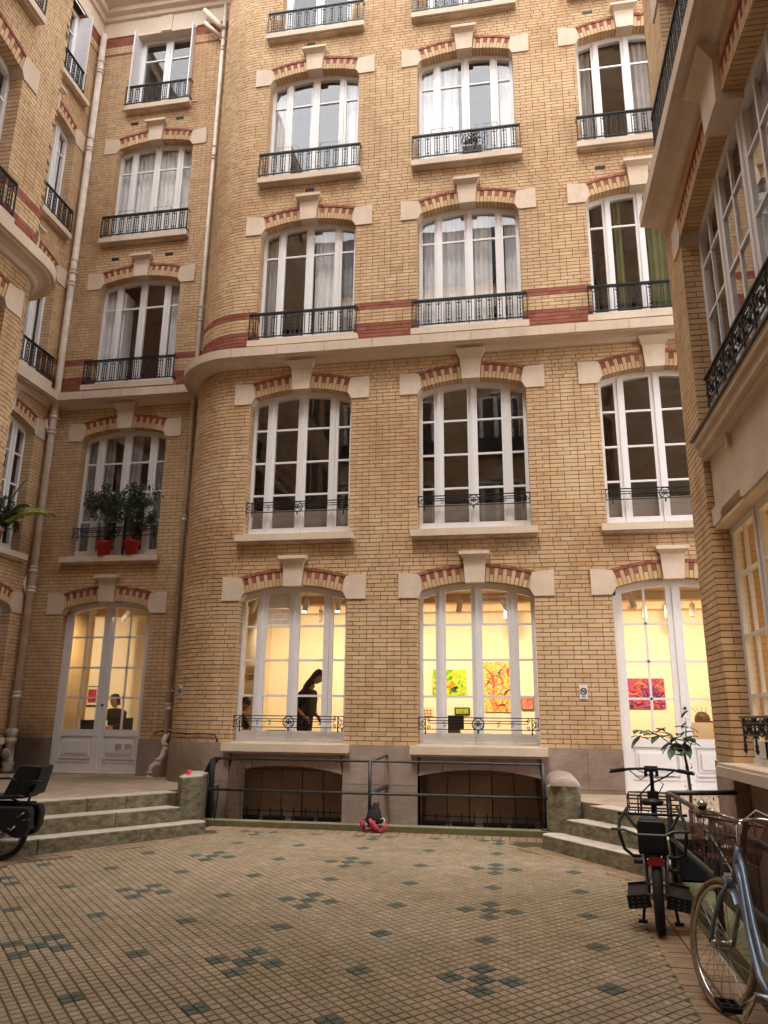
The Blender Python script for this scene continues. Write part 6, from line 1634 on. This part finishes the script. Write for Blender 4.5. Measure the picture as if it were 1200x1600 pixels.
# local: y forward, x right
wheel(e, (0, 0, .26), .26, .036, R(90), 0, 'rubber', 'grey_paint', 20, nm='wheel'); wheel(e, (0, 1.62, .26), .26, .026, R(90), 0, 'rubber', 'grey_paint', 20, nm='wheel')
G_ = 'grey_paint'; K = 'black_plastic'
tubes(e, 'frame', [([(0, 1.42, .78), (0, 1.2, .60), (0, .85, .34)], .026, K), ([(0, 1.42, .84), (0, .9, .56), (0, .3, .50)], .022, K), ([(0, .85, .34), (0, .72, .72)], .02, K), ([(0, 1.38, .93), (0, 1.46, .66)], .024, K),
      ([(-.07, 0, .26), (-.07, .45, .30), (-.04, .85, .34)], .013, G_), ([(.07, 0, .26), (.07, .45, .30), (.04, .85, .34)], .013, G_),
      ([(-.075, -.02, .56), (-.07, -.03, .40), (-.062, 0, .28)], .011, G_), ([(.075, -.02, .56), (.07, -.03, .40), (.062, 0, .28)], .011, G_)])
tubes(e, 'fork', [([(-.05, 1.62, .26), (-.05, 1.5, .58), (0, 1.46, .66)], .014, K), ([(.05, 1.62, .26), (.05, 1.5, .58), (0, 1.46, .66)], .014, K)])
tubes(e, 'carrier', [([(-.09, -.12, .56), (-.09, .7, .56)], .012, G_), ([(.09, -.12, .56), (.09, .7, .56)], .012, G_), ([(-.09, -.12, .56), (-.075, -.14, .42), (-.075, -.15, .30), (.075, -.15, .30), (.075, -.14, .42), (.09, -.12, .56)], .009, G_),
      ([(-.072, -.145, .37), (.072, -.145, .37)], .007, G_)])
tubes(e, 'passenger_bars', [([(-.02, -.10, .555), (-.16, -.10, .555), (-.22, -.10, .60), (-.255, -.10, .72), (-.25, -.06, .80), (-.20, .3, .86)], .013, K), ([(.05, -.10, .555), (.16, -.10, .555), (.215, -.10, .58), (.235, -.10, .72), (.225, -.06, .82), (.19, .3, .88)], .013, K),
      ([(-.31, -.14, .745), (-.22, -.14, .745), (-.12, -.16, .715), (.08, -.16, .715), (.14, -.14, .745), (.27, -.14, .75)], .011, G_), ([(-.27, .15, .83), (.26, .15, .835)], .011, K), ([(-.2, .1, .83), (-.09, .0, .70)], .012, K), ([(.19, .1, .83), (.1, .0, .70)], .012, K)])
mb = MB(); mb.prism([(-.12, .565), (.10, .565), (.085, .80), (.06, .815), (-.10, .815), (-.12, .80)], -.10, -.02, K); mb.prism([(-.10, .72), (.05, .72), (.04, .83), (-.10, .83)], -.06, .06, K); o = put('seat_box', mb.mesh('seat_box'), e); o.modifiers.new('b', 'BEVEL').width = .012
mb = MB(); mb.prism([(-.055, .50), (.055, .50), (.06, .53), (.045, .555), (-.045, .555), (-.06, .53)], -.155, -.12, 'red_reflector'); put('reflector', mb.mesh('reflector'), e)
for s in (-1, 1):
    mb = MB(); M_ = Matrix.Translation((s*.15, .15, .285)) @ Euler((R(6), R(s*8), 0)).to_matrix().to_4x4()
    mb.box(-.08, .08, -.2, .1, -.012, .0, K, M_); mb.box(-.085, .085, -.215, -.2, -.085, .012, K, M_); mb.box(-.08, .08, .1, .11, -.02, .015, K, M_)
    for i in range(3):
        for j in range(3): mb.box(-.055+i*.045, -.04+i*.045, -.22, -.214, -.072+j*.028, -.062+j*.028, G_, M_)
    put('foot_board', mb.mesh('foot_board'), e)
    tubes(e, 'kickstand', [([(s*.09, .35, .30), (s*.13, .3, .03)], .012, K), ([(s*.10, .3, .015), (s*.17, .3, .015)], .016, K)])
    tubes(e, 'pedal', [([(s*.08, .85, .34), (s*.10, .85+s*.12, .34-s*.05)], .012, K), ([(s*.11, .85+s*.12, .34-s*.05), (s*.19, .85+s*.12, .34-s*.05)], .02, K)])
tubes(e, 'seat_post', [([(0, .72, .70), (0, .69, .86)], .015, K)])
mb = MB(); mb.add([(-.09, .58, .90), (.09, .58, .90), (.10, .66, .89), (.03, .80, .885), (.02, .90, .885), (-.02, .90, .885), (-.03, .80, .885), (-.10, .66, .89), (-.07, .58, .86), (.07, .58, .86), (.02, .88, .865), (-.02, .88, .865), (0, .64, .915), (0, .85, .895)],
  [(0, 12, 7), (1, 2, 12), (0, 1, 12), (2, 3, 13, 12), (7, 12, 13, 6), (3, 4, 13), (6, 13, 5), (4, 5, 13), (0, 8, 9, 1), (8, 11, 10, 9), (0, 7, 6, 11, 8), (1, 9, 10, 3, 2), (10, 11, 5, 4)], 'saddle_black', True); put('saddle', mb.mesh('saddle'), e)
tubes(e, 'stem', [([(0, 1.40, .86), (0, 1.30, 1.04), (0, 1.26, 1.115)], .018, K), ([(-.05, 1.24, 1.06), (-.05, 1.26, 1.14), (.05, 1.26, 1.14), (.05, 1.24, 1.06)], .016, K), ([(-.05, 1.26, 1.12), (.05, 1.26, 1.12)], .022, K)])
tubes(e, 'handlebar', [([(-.36, 1.14, 1.10), (-.20, 1.23, 1.12), (0, 1.26, 1.13), (.20, 1.23, 1.12), (.36, 1.14, 1.10)], .012, K)])
for s in (-1, 1):
    tubes(e, 'grip', [([(s*.37, 1.13, 1.10), (s*.24, 1.21, 1.117)], .018, K), ([(s*.375, 1.128, 1.10), (s*.365, 1.132, 1.10)], .014, 'chrome')]); tubes(e, 'brake_lever', [([(s*.2, 1.26, 1.115), (s*.24, 1.30, 1.10), (s*.34, 1.24, 1.085)], .006, K)])
tubes(e, 'brake_cable', [([(-.2, 1.25, 1.11), (-.1, 1.36, 1.02), (0, 1.44, 1.08), (.1, 1.4, .98), (.0, 1.46, .80)], .005, K), ([(.2, 1.25, 1.11), (.12, 1.33, 1.05), (-.02, 1.36, .98), (-.14, 1.36, .86), (-.14, 1.3, .72)], .007, K), ([(-.12, 1.26, 1.11), (.03, 1.35, 1.04), (.2, 1.3, 1.06)], .004, K)])
fb_ = MB()
for z in (.70, .76, .84, .87): fb_.tube([(-.24, 1.42, z), (-.24, 1.80, z), (.24, 1.80, z), (.24, 1.42, z)], .008, K, 5, True)
for x in (-.24, -.12, 0, .12, .24):
    for y_ in (1.42, 1.80): fb_.tube([(x, y_, .70), (x, y_, .87)], .006, K, 4)
for x in (-.18, -.06, .06, .18): fb_.tube([(x, 1.42, .70), (x, 1.80, .70)], .006, K, 4)
put('front_rack', fb_.mesh('front_rack'), e)
mb = MB(); mb.box(-.05, .05, 1.30, 1.38, .80, .92, K); put('lamp', mb.mesh('lamp'), e)

# black bicycle with a padded child seat, half out of the frame on the left
e = empty('cargo_bicycle', (-3.50, -4.10, gz(-4.1)), R(8), 'black bicycle with a padded passenger seat and side bags, cut off by the left edge', 'bicycle')
# local: x points to the rear of the bicycle (right in the photo)
wheel(e, (0, 0, .30), .30, .03, 0, 0, 'rubber', 'steel_dull', 24); wheel(e, (-1.75, 0, .30), .30, .03, 0, 0, 'rubber', 'steel_dull', 24)
tubes(e, 'frame', [([(-1.5, 0, .92), (-1.62, 0, .62)], .024, K), ([(-1.52, 0, .85), (-1.2, 0, .5), (-.85, 0, .32)], .026, K), ([(-1.5, 0, .80), (-.6, 0, .50), (.1, 0, .55)], .02, K), ([(-.85, 0, .32), (-.75, 0, .80)], .018, K), ([(-.85, .05, .32), (0, .07, .30)], .012, K), ([(-.85, -.05, .32), (0, -.07, .30)], .012, K),
      ([(-.3, -.1, .62), (-.1, -.12, .52), (.0, -.12, .45)], .03, G_)])
tubes(e, 'fork', [([(-1.75, .05, .30), (-1.62, .05, .60), (-1.6, 0, .66)], .014, K), ([(-1.75, -.05, .30), (-1.62, -.05, .60), (-1.6, 0, .66)], .014, K)])
tubes(e, 'handlebar', [([(-1.5, 0, .92), (-1.48, 0, 1.08)], .014, K), ([(-1.3, -.32, 1.08), (-1.48, -.1, 1.10), (-1.48, .1, 1.10), (-1.3, .32, 1.08)], .012, K)])
tubes(e, 'rack', [([(-.7, -.1, .60), (.30, -.1, .60), (.30, .1, .60), (-.7, .1, .60)], .012, K), ([(.2, -.1, .60), (.05, -.08, .30)], .01, K), ([(.2, .1, .60), (.05, .08, .30)], .01, K)])
mb = MB(); M_ = Matrix.Translation((-.08, 0, .64)) @ Matrix.Rotation(R(0), 4, 'Y'); mb.prism([(-.42, -.03), (.36, .02), (.37, .045), (.30, .06), (-.40, .03), (-.44, .0)], -.17, .17, K, M_); o = put('seat_pad', mb.mesh('seat_pad'), e); o.modifiers.new('b', 'BEVEL').width = .012
mb = MB(); mb.prism([(.03, .68), (.30, .665), (.36, .70), (.43, .97), (.42, 1.0), (.20, 1.01), (.165, .985)], -.16, -.11, K); mb.prism([(.30, .68), (.36, .70), (.43, .97), (.42, 1.0), (.38, 1.0), (.31, .72)], -.16, .16, K); o = put('seat_back', mb.mesh('seat_back'), e); o.modifiers.new('b', 'BEVEL').width = .012
tubes(e, 'hand_rail', [([(-.06, -.19, .70), (-.06, -.19, .86)], .016, K), ([(-.22, -.19, .845), (-.06, -.19, .865), (.10, -.19, .87)], .013, K), ([(.10, -.19, .87), (.17, -.19, .85), (.2, -.17, .78)], .011, K), ([(.26, -.19, .83), (.40, -.2, .845), (.50, -.21, .835)], .012, K), ([(.40, -.2, .84), (.34, -.19, .78)], .012, K), ([(.36, -.17, .72), (.33, -.17, .60)], .014, K)])
for s in (-1, 1):
    mb = MB(); mb.prism([(-.32, .58), (.36, .58), (.385, .50), (.375, .36), (.33, .27), (.24, .25), (.14, .30), (.02, .38), (-.26, .38), (-.34, .46)], s*.13-.06, s*.13+.06, K); o = put('side_bag', mb.mesh('side_bag'), e); bv = o.modifiers.new('b', 'BEVEL'); bv.width = .03; bv.segments = 3
    tubes(e, 'buckle', [([(.24, s*.195, .46), (.32, s*.195, .52)], .006, 'steel_dull'), ([(.16, s*.195, .36), (.2, s*.2, .34), (.24, s*.195, .38)], .01, 'steel_dull'), ([(.31, s*.195, .44), (.38, s*.17, .45)], .008, 'steel_dull')])
mb = MB(); mb.lathe([(.02, -.06), (.05, -.05), (.055, .05), (.02, .06)], 'steel_dull', 16, (0, 0, .30), Matrix.Identity(4)); put('hub_motor', mb.mesh('hub_motor'), e)
mb = MB()
for i in range(11): a = R(20+i*12); pass
V = []; Q = []
for i in range(12):
    a = R(5+i*13); rr = .345
    for s_ in (-.04, .04): V.append((rr*math.cos(a), s_, .30+rr*math.sin(a)))
for i in range(11): Q.append((2*i, 2*i+1, 2*i+3, 2*i+2))
mb.add(V, Q, K, True); put('mudguard', mb.mesh('mudguard'), e)
tubes(e, 'kickstand', [([(-.7, -.06, .32), (-.62, -.16, .01)], .012, K)])
mb = MB(); mb.lathe([(.02, 0), (.09, .01), (.10, .03), (.02, .05)], 'saddle_black', 12, (-.72, 0, .84)); put('saddle', mb.mesh('saddle'), e)

# voussoirs and headers past the individual ones
for B2, mb in _stuffV.values(): put('voussoir_course', mb.mesh('voussoir_course'), B2.root, kind='stuff')
